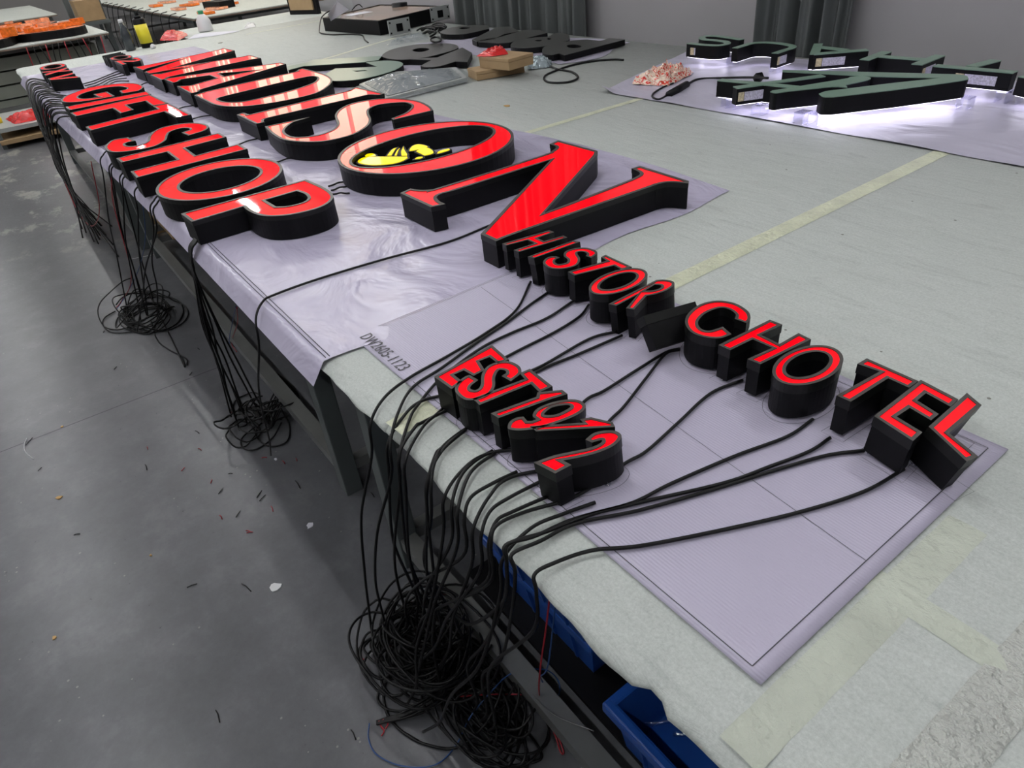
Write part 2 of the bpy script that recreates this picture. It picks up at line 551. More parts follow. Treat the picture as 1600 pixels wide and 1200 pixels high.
# ceiling lamps (all above the frame; they light the room and mirror in the acrylic)
def make_lamp(x, y):
    r = empty('ceiling_lamp', (x, y, 3.86), 'long white tube lamp hanging under the ceiling', 'ceiling lamp', 'tube lamps in rows along the ceiling')
    MB().bbox(x - 0.62, x + 0.62, y - 0.09, y + 0.09, 3.90, 3.96).build('housing', MT['fixture'], r, 0.008)
    MB().tube([(x - 0.58, y, 3.875), (x + 0.58, y, 3.875)], 0.026, 10).build('tube', MT['tube'], r)
    MB().tube([(x - 0.5, y, 3.95), (x - 0.5, y, 5.0)], 0.006).tube([(x + 0.5, y, 3.95), (x + 0.5, y, 5.0)], 0.006).build('hanger', MT['fixture'], r)
    return r
lamp0 = make_lamp(-0.4, 3.0)
kids = list(lamp0.children)
for y, xs in ((2.85, (-6.9, -9.5, -12.2)), (1.2, (-6.0,)), (2.4, (-18.9,)), (3.9, (-21.3,)), (1.2, (-15.0, 2.6)), (-1.35, (-0.5, -3.5, -6.5, -9.5, -12.5, -15.5, 2.5)), (0.7, (-7.9, -13.9, -19.9, -1.9)), (-5.0, (-3, -9, -15))):
    for x in xs:
        c = lamp0.copy(); COL.objects.link(c); c.location = (x, y, 3.86)
        for k in kids:
            d = k.copy(); COL.objects.link(d); d.parent = c

# curtains
def curtain(x0, x1, y, z1, label, folds, seed):
    rnd = random.Random(seed)
    n = 180
    vs = []; fs = []
    ph = [rnd.uniform(0, 6.28) for _ in range(4)]
    cols = []
    for i in range(n + 1):
        u = i / n
        x = x0 + (x1 - x0) * u
        d = 0.035 * math.sin(2 * PI * folds * u + ph[0]) + 0.02 * math.sin(2 * PI * folds * 1.7 * u + ph[1]) + 0.012 * math.sin(2 * PI * folds * 2.9 * u + ph[2])
        cols.append((x, d))
    nz = 14
    for j in range(nz + 1):
        z = 0.35 + (z1 - 0.35) * j / nz
        fl = 1.0 + 0.15 * math.sin(j * 0.7 + seed)
        for x, d in cols:
            vs.append((x, y - 0.06 - abs(d) * 0.2 + d * fl, z))
    for j in range(nz):
        for i in range(n):
            a = j * (n + 1) + i
            fs.append((a, a + 1, a + n + 2, a + n + 1))
    o = MB().add(vs, fs, True).build('curtain', MT['curtain'])
    md = o.modifiers.new('s', 'SOLIDIFY'); md.thickness = 0.004
    tag(o, label, 'curtain', None)
curtain(-6.22, -4.37, 3.93, 3.2, 'wide dark grey curtain hanging on the wall behind the flat black letters', 11, 1)
curtain(-2.78, -2.22, 3.93, 3.2, 'narrow dark grey curtain hanging on the wall behind the green-topped letters', 4, 5)

# ------------------------------------------------------------------ work tables
def sq(mb, a, b_, w_):
    a = Vector(a); b_ = Vector(b_)
    lo = Vector((min(a.x, b_.x), min(a.y, b_.y), min(a.z, b_.z))); hi = Vector((max(a.x, b_.x), max(a.y, b_.y), max(a.z, b_.z)))
    d = hi - lo
    for k in range(3):
        if d[k] < 1e-6:
            lo[k] -= w_ / 2; hi[k] += w_ / 2
    return mb.bbox(lo.x, hi.x, lo.y, hi.y, lo.z, hi.z)

def table(x0, x1, y0, y1, label, name='work_table', legs=None, z=ZT - 0.012, thick=0.018, lw=0.06, group=None):
    r = empty(name, ((x0 + x1) / 2, (y0 + y1) / 2, 0), label, 'table', group)
    MB().bbox(x0, x1, y0, y1, z - thick, z).build('tabletop', MT['ply'], r)
    lx = legs or (x0 + 0.08, x1 - 0.08)
    ya, yb = y0 + 0.07, y1 - 0.12
    for x in lx:
        for y in (ya, yb):
            MB().bbox(x - lw / 2, x + lw / 2, y - lw / 2, y + lw / 2, 0, z - thick).build('leg', MT['steel'], r, 0.003)
    fr = MB()
    for y in (ya, yb):
        sq(fr, (min(lx), y, z - thick - 0.03), (max(lx), y, z - thick - 0.03), 0.045)
    for x in lx:
        sq(fr, (x, ya, z - thick - 0.03), (x, yb, z - thick - 0.03), 0.045)
    fr.build('top_frame', MT['steel'], r)
    for y in (ya, yb):
        b2 = MB(); b2.bbox(min(lx) + lw / 2, max(lx) - lw / 2, y - 0.025, y + 0.025, 0.085, 0.125); b2.build('lower_rail', MT['rail'], r)
    for x in lx:
        b2 = MB(); b2.bbox(x - 0.02, x + 0.02, ya + lw / 2, yb - lw / 2, 0.085, 0.125); b2.build('cross_rail', MT['rail'], r)
    return r
table(-1.46, 1.3, 0.392, 2.05, 'nearest grey steel framed work table under the small letters, front right', legs=(-1.385, 1.0))
table(-4.75, -1.475, 0.392, 2.05, 'grey steel framed work table under the near large letters, left of the nearest table', legs=(-4.62, -1.80))
table(-8.45, -4.765, 0.352, 2.05, 'grey steel framed work table under the far large letters, at the far left end', legs=(-7.75, -4.85))
table(-1.46, 1.3, 2.065, 3.66, 'steel framed work table under the green-topped letters, against the back wall')
table(-5.3, -1.475, 2.065, 3.66, 'steel framed work table under the flat black letters beside the wide curtain')
table(-9.55, -5.315, 2.065, 3.66, 'steel framed work table under the framed light box, back left')

# foam: each table row has a sheet; rounded over the front edge
def front_y(x):
    return 0.30 + 0.065 * max(0, min(1, (x + 6.5) / 3.6))

def foam_sheet(x0, x1, yb, label, seed=0, drop=0.02, notch=()):
    nx = max(12, int((x1 - x0) / 0.02)); rnd = random.Random(seed)
    prof = [(0.010, -drop - 0.012), (0.0, -drop), (0.004, -0.016), (0.016, -0.006), (0.04, -0.0015), (0.075, 0.0), (0.25, 0.0), (0.6, 0), (1.0, 0), (1e9, 0.0)]
    vs = []; fs = []
    m_ = len(prof)
    ph = [rnd.uniform(0, 6) for _ in range(5)]
    for i in range(nx + 1):
        x = x0 + (x1 - x0) * i / nx
        wob = 0.004 * math.sin(x * 5 + ph[0]) + 0.003 * math.sin(x * 17 + ph[1]) + 0.0015 * math.sin(x * 61 + ph[2])
        dz = 0.003 * math.sin(x * 9 + ph[3]) + 0.002 * math.sin(x * 43 + ph[4])
        ex = 0
        for (na, nb, nd) in notch:
            if na < x < nb: ex = nd * (math.sin((x - na) / (nb - na) * PI)) ** 0.4 + 0.004 * math.sin(x * 400)
        for k, (dy, z) in enumerate(prof):
            y = min(front_y(x) + dy, yb)
            if k < 5:
                y += wob + ex
            zz = ZT + z + (dz if k < 2 else 0)
            vs.append((x, y, zz))
    for i in range(nx):
        for k in range(m_ - 1):
            a = i * m_ + k
            fs.append((a, a + m_, a + m_ + 1, a + 1))
    o = MB().add(vs, fs, True).build('foam_sheet', MT['foam'])
    md = o.modifiers.new('s', 'SOLIDIFY'); md.thickness = 0.010; md.offset = -1
    return tag(o, label, 'foam sheet')
foam_sheet(-1.05, 1.3, 3.70, 'pale grey-green foam sheet covering the nearest right part of the tables', 1, notch=((-0.335, -0.295, 0.014),))
foam_sheet(-2.49, -1.052, 3.70, 'pale foam sheet between the two tape joints, under the small upper letters', 2)
foam_sheet(-5.6, -2.492, 3.70, 'pale foam sheet under the middle of the large red letters', 3)
foam_sheet(-8.50, -5.602, 3.70, 'pale foam sheet under the far large letters and the light box', 4)
tag(MB().bbox(-9.6, -8.502, 1.95, 3.70, ZT - 0.01, ZT).build('foam_sheet', MT['foam']), 'foam piece at the far end under the squeeze bottle', 'foam sheet')

# tape strips over the foam joints
def strip(pts, w_, label, m='tape', z=ZT + 0.0012, cat='tape'):
    pts = catmull([Vector((p[0], p[1], 0)) for p in pts], 8) if len(pts) > 2 else [Vector((pts[0][0], pts[0][1], 0)).lerp(Vector((pts[1][0], pts[1][1], 0)), k / 30) for k in range(31)]
    vs = []; fs = []
    for i, p in enumerate(pts):
        d = pts[min(i + 1, len(pts) - 1)] - pts[max(0, i - 1)]
        d.normalize(); nn = Vector((-d.y, d.x, 0))
        ww = w_ / 2 * (1 + 0.015 * math.sin(i * 1.3) + 0.01 * math.sin(i * 3.7))
        for s_, dz in ((-1, 0), (-0.3, 0.0012), (0.3, 0.0008), (1, 0)):
            q = p + nn * s_ * ww
            vs.append((q.x, q.y, z + dz))
    for i in range(len(pts) - 1):
        for k in range(3):
            a = i * 4 + k
            fs.append((a, a + 1, a + 5, a + 4))
    return tag(MB().add(vs, fs, True).build('tape_strip', MT[m]), label, cat)
strip([(-1.05, 1.13), (-1.05, 3.0)], 0.055, 'yellowed tape over the foam joint running from the small letters to the right-hand film')
strip([(-1.02, 0.375), (-1.03, 0.475)], 0.06, 'short yellowed tape patch at the table edge beside the small number letters')
strip([(-2.49, 1.7), (-2.49, 2.62)], 0.04, 'pale yellow tape over the foam joint running past the tip of the large O')
strip([(-5.40, 1.9), (-5.55, 2.3), (-5.75, 2.75), (-5.85, 3.0)], 0.035, 'pale tape strip between the light box and the pale green flat letters')
strip([(-8.0, 2.4), (-8.05, 3.3)], 0.03, 'far pale tape strip left of the framed light box')
strip([(-0.055, 0.50), (-0.04, 0.95)], 0.065, 'shiny crinkled clear tape at the lower right corner of the table', 'tape_clear')
strip([(-0.265, 0.725), (-0.03, 0.722)], 0.045, 'yellowish tape patch running right from the banner paper edge', 'tape_pale', z=ZT + 0.0008)
strip([(-0.20, 0.385), (-0.20, 0.92)], 0.055, 'wide yellowish tape band beside the right edge of the banner paper', 'tape_pale', z=ZT + 0.0004)

# ------------------------------------------------------------------ films and printed banner paper
def film(name, poly_fn, x0, x1, y0, y1, nx, ny, z, m, label, wr=0.0015, seed=0, cat='film'):
    rnd = random.Random(seed)
    ph = [(rnd.uniform(3, 14), rnd.uniform(-14, 14), rnd.uniform(0, 6)) for _ in range(7)]
    vs = []; fs = []
    for i in range(nx + 1):
        for j in range(ny + 1):
            u = i / nx; v = j / ny
            x, y, zz = poly_fn(x0 + (x1 - x0) * u, y0 + (y1 - y0) * v, u, v)
            h = sum(max(0, math.sin(a * x + b_ * y + c)) ** 3 for a, b_, c in ph) / 3
            vs.append((x, y, z + zz + wr * h))
    for i in range(nx):
        for j in range(ny):
            a = i * (ny + 1) + j
            fs.append((a, a + ny + 1, a + ny + 2, a + 1))
    o = MB().add(vs, fs, True).build(name, m)
    return tag(o, label, cat)
def fm(x, y, u, v):
    # front margin sags over the table edge, more so near the loose right corner
    edge = front_y(x) + 0.012
    z = 0
    y = y + edge - 0.36
    over = edge - y
    if over > 0:
        z = -over * 0.80 * min(1, over / 0.02)
        y = edge - over * 0.62 - 0.004
    if v > 0.999 or v > 0.9:
        y += 0.05 * math.sin(x * 2.3) * (v - 0.9) * 10
        y -= max(0, -x - 4.5) * 0.0
    if u > 0.93:
        x += 0.012 * math.sin(y * 13) * (u - 0.93) / 0.07
    return x, y, z
FE = lambda x: 0.0
film('lavender_film', fm, -7.75, -1.345, 0.295, 1.80, 300, 70, ZT + 0.0022, MT['film'], 'wrinkled lavender film sheet under the large red letters, corner hanging off the table', 0.0022, 3)
ln = MB()
for off in (0.0, 0.010):
    pts = []
    for i in range(120):
        x = -7.7 + i / 119 * 6.335
        pts.append((x, front_y(x) + 0.017 + off, ZT + 0.0060))
    ln.tube(pts, 0.0011, 4)
tag(ln.build('printed_line', MT['line'], bpy.data.objects['lavender_film']))

def fr(x, y, u, v):
    c = max(0, 0.05 - math.hypot(u, v)) if (u < .1 and v < .1) else 0
    z = 0
    # skewed left side: it starts at x=-2.76 in front and -3.1 at the wall
    x = x - (1 - u) * 0.34 * v
    y = y + 0.10 * math.sin(u * 3.0 + 0.9) * (1 - v) * 0.6
    d = math.hypot(u * 3.0, v)
    if d < 0.07: z = (0.07 - d) * 0.45
    return x, y, z
film('lavender_film', fr, -2.76, 1.2, 2.50, 3.64, 160, 50, ZT + 0.003, MT['film2'], 'glossy lavender film sheet under the green-topped glowing letters at the back', 0.004, 9)
def fb(x, y, u, v):
    return x + 0.10 * math.sin(v * 5), y + 0.05 * math.sin(u * 9), 0
film('lavender_film', fb, -5.35, -3.55, 2.90, 3.62, 60, 24, ZT + 0.002, MT['film2'], 'lavender sheet under the back row of flat black letters', 0.002, 11)
film('lavender_film', fb, -5.05, -4.0, 1.86, 2.62, 50, 24, ZT + 0.0035, MT['film2'], 'lavender sheet under the pale green flat letters behind the large red row', 0.002, 12)

PX0, PX1, PY0, PY1 = -1.41, -0.235, 0.472, 1.13
pr = empty('banner_paper', ((PX0 + PX1) / 2, PY0, ZT), 'ribbed lavender banner paper with printed code under the small red letters', 'paper')
def pz(x, y):
    return ZT + 0.0052 + 0.0006 * math.sin(x * 9 + y * 7)
vs = []; fs = []
for i in range(61):
    for j in range(31):
        x = PX0 + (PX1 - PX0) * i / 60; y = PY0 + (PY1 - PY0) * j / 30
        vs.append((x, y, pz(x, y)))
for i in range(60):
    for j in range(30):
        a = i * 31 + j
        fs.append((a, a + 31, a + 32, a + 1))
o = MB().add(vs, fs, True).build('sheet', MT['paper'], pr)
md = o.modifiers.new('s', 'SOLIDIFY'); md.thickness = 0.0012; md.offset = -1
def ribbon(mb, pts, w_, z, close=False):
    P_ = [Vector((p[0], p[1])) for p in pts]
    N = len(P_)
    vs = []; fs = []
    for i in range(N):
        d = (P_[(i + 1) % N] - P_[i - 1]) if close else (P_[min(i + 1, N - 1)] - P_[max(i - 1, 0)])
        d.normalize(); nn = Vector((-d.y, d.x)) * w_ / 2
        for q in (P_[i] + nn, P_[i] - nn):
            vs.append((q.x, q.y, z))
    for i in range(N if close else N - 1):
        j = (i + 1) % N
        fs.append((2 * i, 2 * i + 1, 2 * j + 1, 2 * j))
    mb.add(vs, fs)
ZP = ZT + 0.0065
bl = MB()
i_ = 0.022
def seg(a, b_, n=20): return [(a[0] + (b_[0] - a[0]) * k / n, a[1] + (b_[1] - a[1]) * k / n) for k in range(n + 1)]
ribbon(bl, seg((PX0 + 0.28, PY0 + 0.012), (PX1 - i_, PY0 + 0.012)), 0.0016, ZP)
ribbon(bl, seg((PX1 - i_, PY0 + 0.012), (PX1 - i_, PY1 - i_)), 0.0016, ZP)
ribbon(bl, seg((PX1 - i_, PY1 - i_), (PX0 + i_, PY1 - i_)), 0.0012, ZP)
bl.build('printed_border', MT['line'], pr)
sl = MB()
ribbon(sl, seg((PX0 + 0.02, 0.842), (PX1 - i_, 0.742)), 0.0010, ZP)
ribbon(sl, seg((PX0 + 0.012, 0.60), (PX0 + 0.012, 1.1)), 0.0008, ZP)
sl.build('printed_guide_line', MT['line'], pr)
fc = bpy.data.curves.new('code', 'FONT')
fc.body = 'DW2605-1123'
fc.size = 0.034
fc.space_character = 1.12
fc.extrude = 0.0002
fo = bpy.data.objects.new('code_tmp', fc)
COL.objects.link(fo)
dg = bpy.context.evaluated_depsgraph_get()
me = bpy.data.meshes.new_from_object(fo.evaluated_get(dg))
bpy.data.objects.remove(fo)
me.materials.clear(); me.materials.append(MT['ink'])
wmax = max(v.co.x for v in me.vertices)
for v in me.vertices:
    v.co.x *= 0.205 / wmax
    v.co.y *= 1.30
to = bpy.data.objects.new('printed_code', me)
COL.objects.link(to)
to.parent = pr
to.location = Vector((-1.392, 0.482, ZP + 0.0003)) - pr.location
tag(to, 'black printed code DW2605-1123')

# ------------------------------------------------------------------ cables
CR = 0.0034
def cable_mesh(name, pts, parent=None, r=CR, m='cable', n=6, sub=7):
    return MB().tube(catmull(pts, sub), r, n).build(name, MT[m], parent)
def tp(px, py, dz=0.008):
    return un(px, py, ZT + dz)
def hang(p, fx, fy, seed, slack=0.03, fz=0.02, prev=None):
    """over the table edge and down to the heap"""
    rnd = random.Random(seed)
    ex = p.x
    if prev is not None and prev.y > p.y + 1e-4:
        ex += max(-0.06, min(0.06, (p.x - prev.x) / (prev.y - p.y) * (p.y - 0.36)))
    ye = front_y(ex) - (0.022 if ex < -1.36 else 0.0)
    pts = []
    if p.y > ye + 0.02 and prev is None:
        pts.append(Vector((ex + 0.01, ye + 0.012, ZT + 0.009)))
    pts.append(Vector((ex + 0.012, ye - 0.012, ZT - 0.015)))
    a = Vector((ex + 0.015, ye - 0.028, ZT - 0.09))
    pts.append(a)
    b_ = Vector((fx, fy, fz))
    for k in (0.3, 0.55, 0.8, 1.0):
        q = a.lerp(b_, k)
        w_ = math.sin(k * PI) * slack
        q.x += rnd.uniform(-1, 1) * w_
        q.y += -abs(rnd.uniform(0.2, 1)) * w_ * (1 - k)
        pts.append(q)
    return pts

# ------------------------------------------------------------------ channel letters
def letter(label, outer, holes=(), zb=ZT + 0.008, h=0.087, lip=0.007, face='red', group=None, tilt=(0, 0), name='channel_letter',
           cables=(), feet=True, trimh=0.016, flare=0.0012, cat='sign letter', shift=(0, 0), printed=False):
    outer = ccw(outer); holes = [ccw(hh)[::-1] for hh in holes]
    loops = [outer] + holes
    cx = sum(p[0] for p in outer) / len(outer); cy = sum(p[1] for p in outer) / len(outer)
    r = empty(name, (cx, cy, zb), label, cat, group)
    zt = zb + h
    zs = zt - trimh
    flat = [p for l in loops for p in l]; n = len(flat)
    body = MB()
    vs = [(p[0], p[1], zb) for p in flat] + [(p[0], p[1], zs) for p in flat]
    fs = [tuple(f[::-1]) for f in tess(loops)]
    o = 0
    for l in loops:
        m_ = len(l)
        for i in range(m_):
            j = (i + 1) % m_
            fs.append((o + i, o + j, n + o + j, n + o + i))
        o += m_
    body.add(vs, fs).build('return', MT['black'], r)
    cap = MB()
    for l in loops:
        a = offset(l, -flare); b_ = offset(l, lip)
        m_ = len(l)
        vs = [(p[0], p[1], zs) for p in l] + [(p[0], p[1], zs) for p in a] + [(p[0], p[1], zt) for p in a] + [(p[0], p[1], zt) for p in b_] + [(p[0], p[1], zt - 0.004) for p in b_]
        fs = []
        for i in range(m_):
            j = (i + 1) % m_
            for k in range(4):
                fs.append((k * m_ + i, k * m_ + j, (k + 1) * m_ + j, (k + 1) * m_ + i))
        cap.add(vs, fs)
    co = cap.build('trim_cap', MT['trim_side'], r)
    co.data.materials.append(MT['trim'])
    k0 = 0
    for l in loops:
        for i in range(len(l) * 4):
            if i % 4 >= 2: co.data.polygons[k0 + i].material_index = 1  # top lip gets the paler, lit copy of the trim
        k0 += len(l) * 4
    if face:
        ins = [offset(l, lip * 0.9) for l in loops]
        fl = [p for l in ins for p in l]
        MB().add([(p[0], p[1], zt - 0.0018) for p in fl], tess(ins)).build('face', MT[face], r)
    if feet:
        ft = 0
        st = max(1, len(outer) // 4)
        for k in range(0, len(outer), st):
            p = offset(outer, 0.010)[k]
            MB().lathe((p[0], p[1], ZT + 0.004), [(0.006, 0), (0.006, 0.0015), (0.0025, 0.002), (0.0025, zb - ZT - 0.003)], 10).build('standoff', MT['acrylic'], r)
            ft += 1
            if ft >= 4: break
    ri = Euler((tilt[0], tilt[1], 0)).to_matrix().inverted()
    for c in cables:
        co = cable_mesh('cable', c, r)
        for v in co.data.vertices:
            v.co = ri @ (v.co - Vector((shift[0], shift[1], 0)))
    if tilt != (0, 0):
        r.rotation_euler = (tilt[0], tilt[1], 0)
    if shift != (0, 0):
        r.location.x += shift[0]; r.location.y += shift[1]
    if printed:
        pm = MB()
        ribbon(pm, offset(outer, -0.009), 0.0008, ZP + 0.0002, True)
        pm.build('printed_outline', MT['line'], pr)
    return r

ZB = ZT + 0.005
ZL = ZT + 0.087
HB = ZL - ZB
GB = 'large red letters in the back row'
GG = 'red letters along the front edge'
GS = 'small red letters in the upper line'
GE = 'small red characters in the lower line'
c2 = 1600 / 260; c3 = 1600 / 340; z3 = 1600 / 240; s7 = 1600 / 220; s4 = 1600 / 360
big = dict(zb=ZB, h=HB, lip=0.0105, group=GB, feet=False)
def A(spec, *crop, z=ZL): return outline(spec, *crop, z)
letter('large red illuminated flared letter M, farthest of the big row', A('65,355 ~140,347 ~220,333 ~400,298 1130,142 ~1160,132 1190,120 1330,150 565,362 ~1400,232 ~1480,214 1530,208 1660,247 ~1600,252 ~1540,262 ~1400,292 ~600,460 ~520,480 ~485,495 420,520 275,455 ~340,441 ~400,440 ~480,425 1050,288 270,440 205,420 740,240 ~300,357 ~240,372 ~215,385 185,397', 200, 60, 8), **big)
letter('large red illuminated flared letter A, beside the big M', A('450,513 ~520,494 ~600,483 ~700,468 1907,302 1973,318 ~1000,610 ~900,640 ~875,665 780,685 615,595 ~700,592 ~800,583 ~860,565 1110,497 1020,460 ~700,505 ~650,518 ~630,535 560,555', 200, 60, 8), [A('1130,437 1205,474 1641,392', 200, 60, 8)], **big)
letter('large red illuminated flared letter D with long oval opening', A('145,545 ~185,532 ~230,520 ~300,500 ~1050,335 ~1120,318 1145,300 1185,288 ~1310,318 ~1420,355 ~1470,400 ~1430,460 ~1300,530 ~1000,600 ~700,645 ~490,655 ~340,635 ~240,590', 280, 60, c2), [A('~370,580 ~430,556 ~700,490 ~1000,418 ~1230,368 ~1310,366 ~1330,388 ~1280,430 ~1100,492 ~800,568 ~620,605 ~480,612 ~400,600', 280, 60, c2)], **big)
letter('large red illuminated flared letter I between the big D and big S', A('48,325 ~95,312 ~135,322 ~200,310 ~820,160 ~870,148 900,131 925,122 1130,170 ~1085,180 ~1020,178 ~940,195 ~330,335 ~275,350 ~243,362 245,380 190,392', 360, 110, c3), **big)
letter('large red illuminated flared letter S of the big row', A('255,412 585,342 ~520,362 ~450,385 ~395,440 ~430,478 ~500,490 ~640,475 ~750,435 ~787,390 ~770,330 ~810,280 ~900,240 ~1050,212 ~1200,205 ~1370,222 ~1460,260 1490,293 1200,362 1185,352 ~1290,310 ~1335,265 ~1310,242 ~1250,235 ~1100,250 ~1025,280 ~1015,315 ~1032,360 ~1005,410 ~900,470 ~720,515 ~560,525 ~400,510 ~310,465', 360, 110, c3), **big)
letter('large red illuminated letter O ring with yellow emblem inside', ellipse(-2.436, 1.309, 0.338, 0.352, 72), [ellipse(-2.440, 1.304, 0.190, 0.308, 64)], **big)
letter('large red illuminated flared letter N, nearest and brightest of the big row', A('82,485 132,463 ~180,470 ~235,467 ~300,450 ~780,300 ~835,278 ~862,255 830,240 870,222 1067,275 1062,293 800,585 ~1150,450 ~1255,407 ~1282,385 1240,362 1280,350 1523,425 1520,436 ~1430,430 ~1370,440 ~1290,468 ~700,672 560,725 485,690 835,318 ~380,462 ~290,487 ~262,505 ~275,525 305,540 235,555', 600, 150, 3.2),
       **dict(big, cables=[[tp(765, 352), tp(700, 378), tp(600, 405), tp(500, 435), tp(430, 460), tp(410, 472)] + hang(tp(400, 482), -2.15, 0.30, 3)]))

gift = dict(zb=ZB, h=HB, lip=0.0095, group=GG, feet=False)
def PB(px, py): return tp(px, py)
def gc(px, py, fx, fy, sd, up=0.0):
    p = tp(px, py)
    yf = front_y(p.x)
    return [Vector((p.x + 0.01, yf + 0.09, ZT + 0.015)), Vector((p.x, yf + 0.05, ZT + 0.022)), Vector((p.x, yf + 0.012, ZT + 0.02))] + hang(Vector((p.x, yf, ZT + 0.01)), fx, fy, sd, 0.03)
letter('red illuminated plain letter G at the far end of the front row', A('~105,250 ~130,213 ~200,178 ~400,110 ~700,70 ~880,68 ~955,95 ~945,122 ~900,145 740,172 712,146 ~780,128 ~785,112 ~700,100 ~550,115 ~350,165 ~280,205 ~300,222 ~360,226 525,210 480,203 440,181 580,155 660,200 ~400,245 ~250,262 ~150,264', 80, 120, z3), **gift)
letter('red illuminated plain bar letter I, second of the front row', A('150,312 190,346 1037,180 1000,150', 80, 120, z3), **gift)
letter('red illuminated plain letter F, third of the front row', A('200,375 255,410 640,325 722,378 858,342 782,290 980,250 1052,300 1218,272 1030,185', 80, 120, z3), **dict(gift, cables=[gc(160, 242, -3.8, 0.12, 11)]))
letter('red illuminated plain letter T, fourth of the front row', A('1058,304 1224,276 1455,393 1300,425 1178,360 410,558 360,520 1112,336', 80, 120, z3), **dict(gift, cables=[gc(172, 255, -3.75, 0.2, 12), gc(176, 258, -3.9, 0.22, 13)]))
letter('red illuminated plain letter S, fifth of the front row', A('~562,740 ~580,700 ~650,655 800,630 875,665 ~800,680 ~765,700 ~800,720 ~900,715 ~1000,675 ~1020,620 ~1080,560 ~1200,515 ~1400,482 ~1560,484 ~1640,515 ~1590,560 1430,610 1360,580 ~1440,552 ~1430,535 ~1350,535 ~1240,570 ~1210,610 ~1190,660 ~1080,720 ~900,760 ~720,782 ~610,778', 80, 120, z3), **dict(gift, cables=[gc(190, 270, -3.7, 0.16, 14), gc(194, 274, -3.85, 0.26, 15)]))
letter('red illuminated plain letter H, sixth of the front row', A('680,848 735,890 1205,780 1312,862 830,985 890,1050 2040,750 1950,700 1505,820 1392,738 1820,625 1750,583', 80, 120, z3), **dict(gift, cables=[gc(210, 292, -3.72, 0.2, 16)]))
letter('red illuminated plain letter O ring of the front row', ellipse(-2.745, 0.577, 0.250, 0.229, 60), [ellipse(-2.735, 0.575, 0.150, 0.148, 48)], **dict(gift, cables=[gc(222, 318, -3.66, 0.24, 17), gc(228, 322, -3.6, 0.12, 18)]))
letter('red illuminated plain letter P at the near end of the front row', A('333,535 400,585 722,490 ~760,520 ~830,545 ~920,550 ~1050,535 ~1200,495 ~1272,450 ~1275,410 ~1220,370 1110,322', 200, 200, 4), [A('855,450 1055,392 ~1108,412 ~1125,440 ~1090,465 ~1000,487 925,492', 200, 200, 4)],
       **dict(gift, cables=[gc(289 + 0.5 * k, 378 + 0.5 * k, -2.42 + 0.02 * random.uniform(-5, 5), 0.30 + random.uniform(-.05, .08), 20 + k) for k in range(9)]))

# small rows ---------------------------------------------------------------
ZBs = ZT + 0.012
HS = ZL - ZBs + 0.0
PILE = (-1.02, 0.30)
def pf(sd):
    r_ = random.Random(sd)
    return PILE[0] + r_.uniform(-0.13, 0.16), PILE[1] + r_.uniform(-0.10, 0.12)
def route(pxs, sd):
    pts = [tp(a, b_, 0.0105) for a, b_ in pxs]
    fx, fy = pf(sd)
    if sd in (41, 42, 43): fx, fy = -0.83 + 0.03 * (sd - 41), 0.33
    return pts + hang(pts[-1], fx, fy, sd, 0.05, fz=0.05, prev=pts[-2])
sm = dict(zb=ZBs, h=HS, lip=0.0050, group=GS, trimh=0.020, printed=True)
r6 = (760, 340, 8); r7 = (880, 390, s7)
letter('small red lit letter H, first of the upper line, touching the big N', A('205,325 250,345 515,277 610,321 350,405 405,427 1005,247 960,225 720,296 630,255 840,180 785,160', *r6), **dict(sm, cables=[route([(829, 440), (806, 485), (760, 520), (700, 556), (640, 590), (600, 622)], 31)]))
letter('small lit letter I leaning away beside the first small H', [(-1.303, 0.948), (-1.278, 0.948), (-1.262, 1.088), (-1.287, 1.088)], tilt=(0, math.radians(-9)), shift=(0.004, 0), **dict(sm, cables=[route([(858, 456), (830, 475), (790, 505), (745, 535), (690, 575), (645, 605), (622, 645)], 32)]))
letter('small red lit letter S in the upper line, left of the small T', A('~715,570 ~735,520 ~800,488 870,485 912,500 ~865,520 ~850,550 ~885,580 ~950,578 ~1010,558 ~1022,520 ~975,480 ~985,430 ~1060,395 ~1200,375 ~1320,395 ~1382,440 1310,500 1250,478 ~1262,450 ~1220,425 ~1150,425 ~1130,450 ~1165,510 ~1140,580 ~1040,622 ~900,640 ~780,622', *r6), **dict(sm, cables=[route([(896, 470), (855, 497), (800, 520), (750, 545), (690, 590), (655, 630), (640, 655)], 33)]))
letter('small red lit letter T, fourth of the upper line', A('60,250 130,290 580,178 660,222 770,195 480,62 437,85 502,127', *r7), **dict(sm, cables=[route([(920, 476), (905, 495), (865, 520), (800, 553), (735, 590), (690, 640), (660, 668)], 34)]))
letter('small red lit letter O ring between the small T and small R', ellipse(-1.037, 1.004, 0.0475, 0.081, 44), [ellipse(-1.038, 1.004, 0.028, 0.0545, 36)], **dict(sm, cables=[route([(963, 518), (920, 530), (850, 570), (790, 600), (730, 668), (690, 705)], 35)]))
letter('small red lit letter R tilted beside the fallen black letter', A('550,580 630,603 885,487 750,640 830,657 975,512 ~1080,500 ~1200,465 ~1282,415 ~1270,372 ~1180,348 1090,345', *r7), [A('945,456 1065,393 ~1130,400 ~1152,420 ~1120,445 ~1040,460', *r7)], tilt=(math.radians(3), math.radians(-3)), **dict(sm, cables=[route([(972, 524), (905, 553), (832, 585), (770, 640), (700, 690), (680, 720)], 36)]))
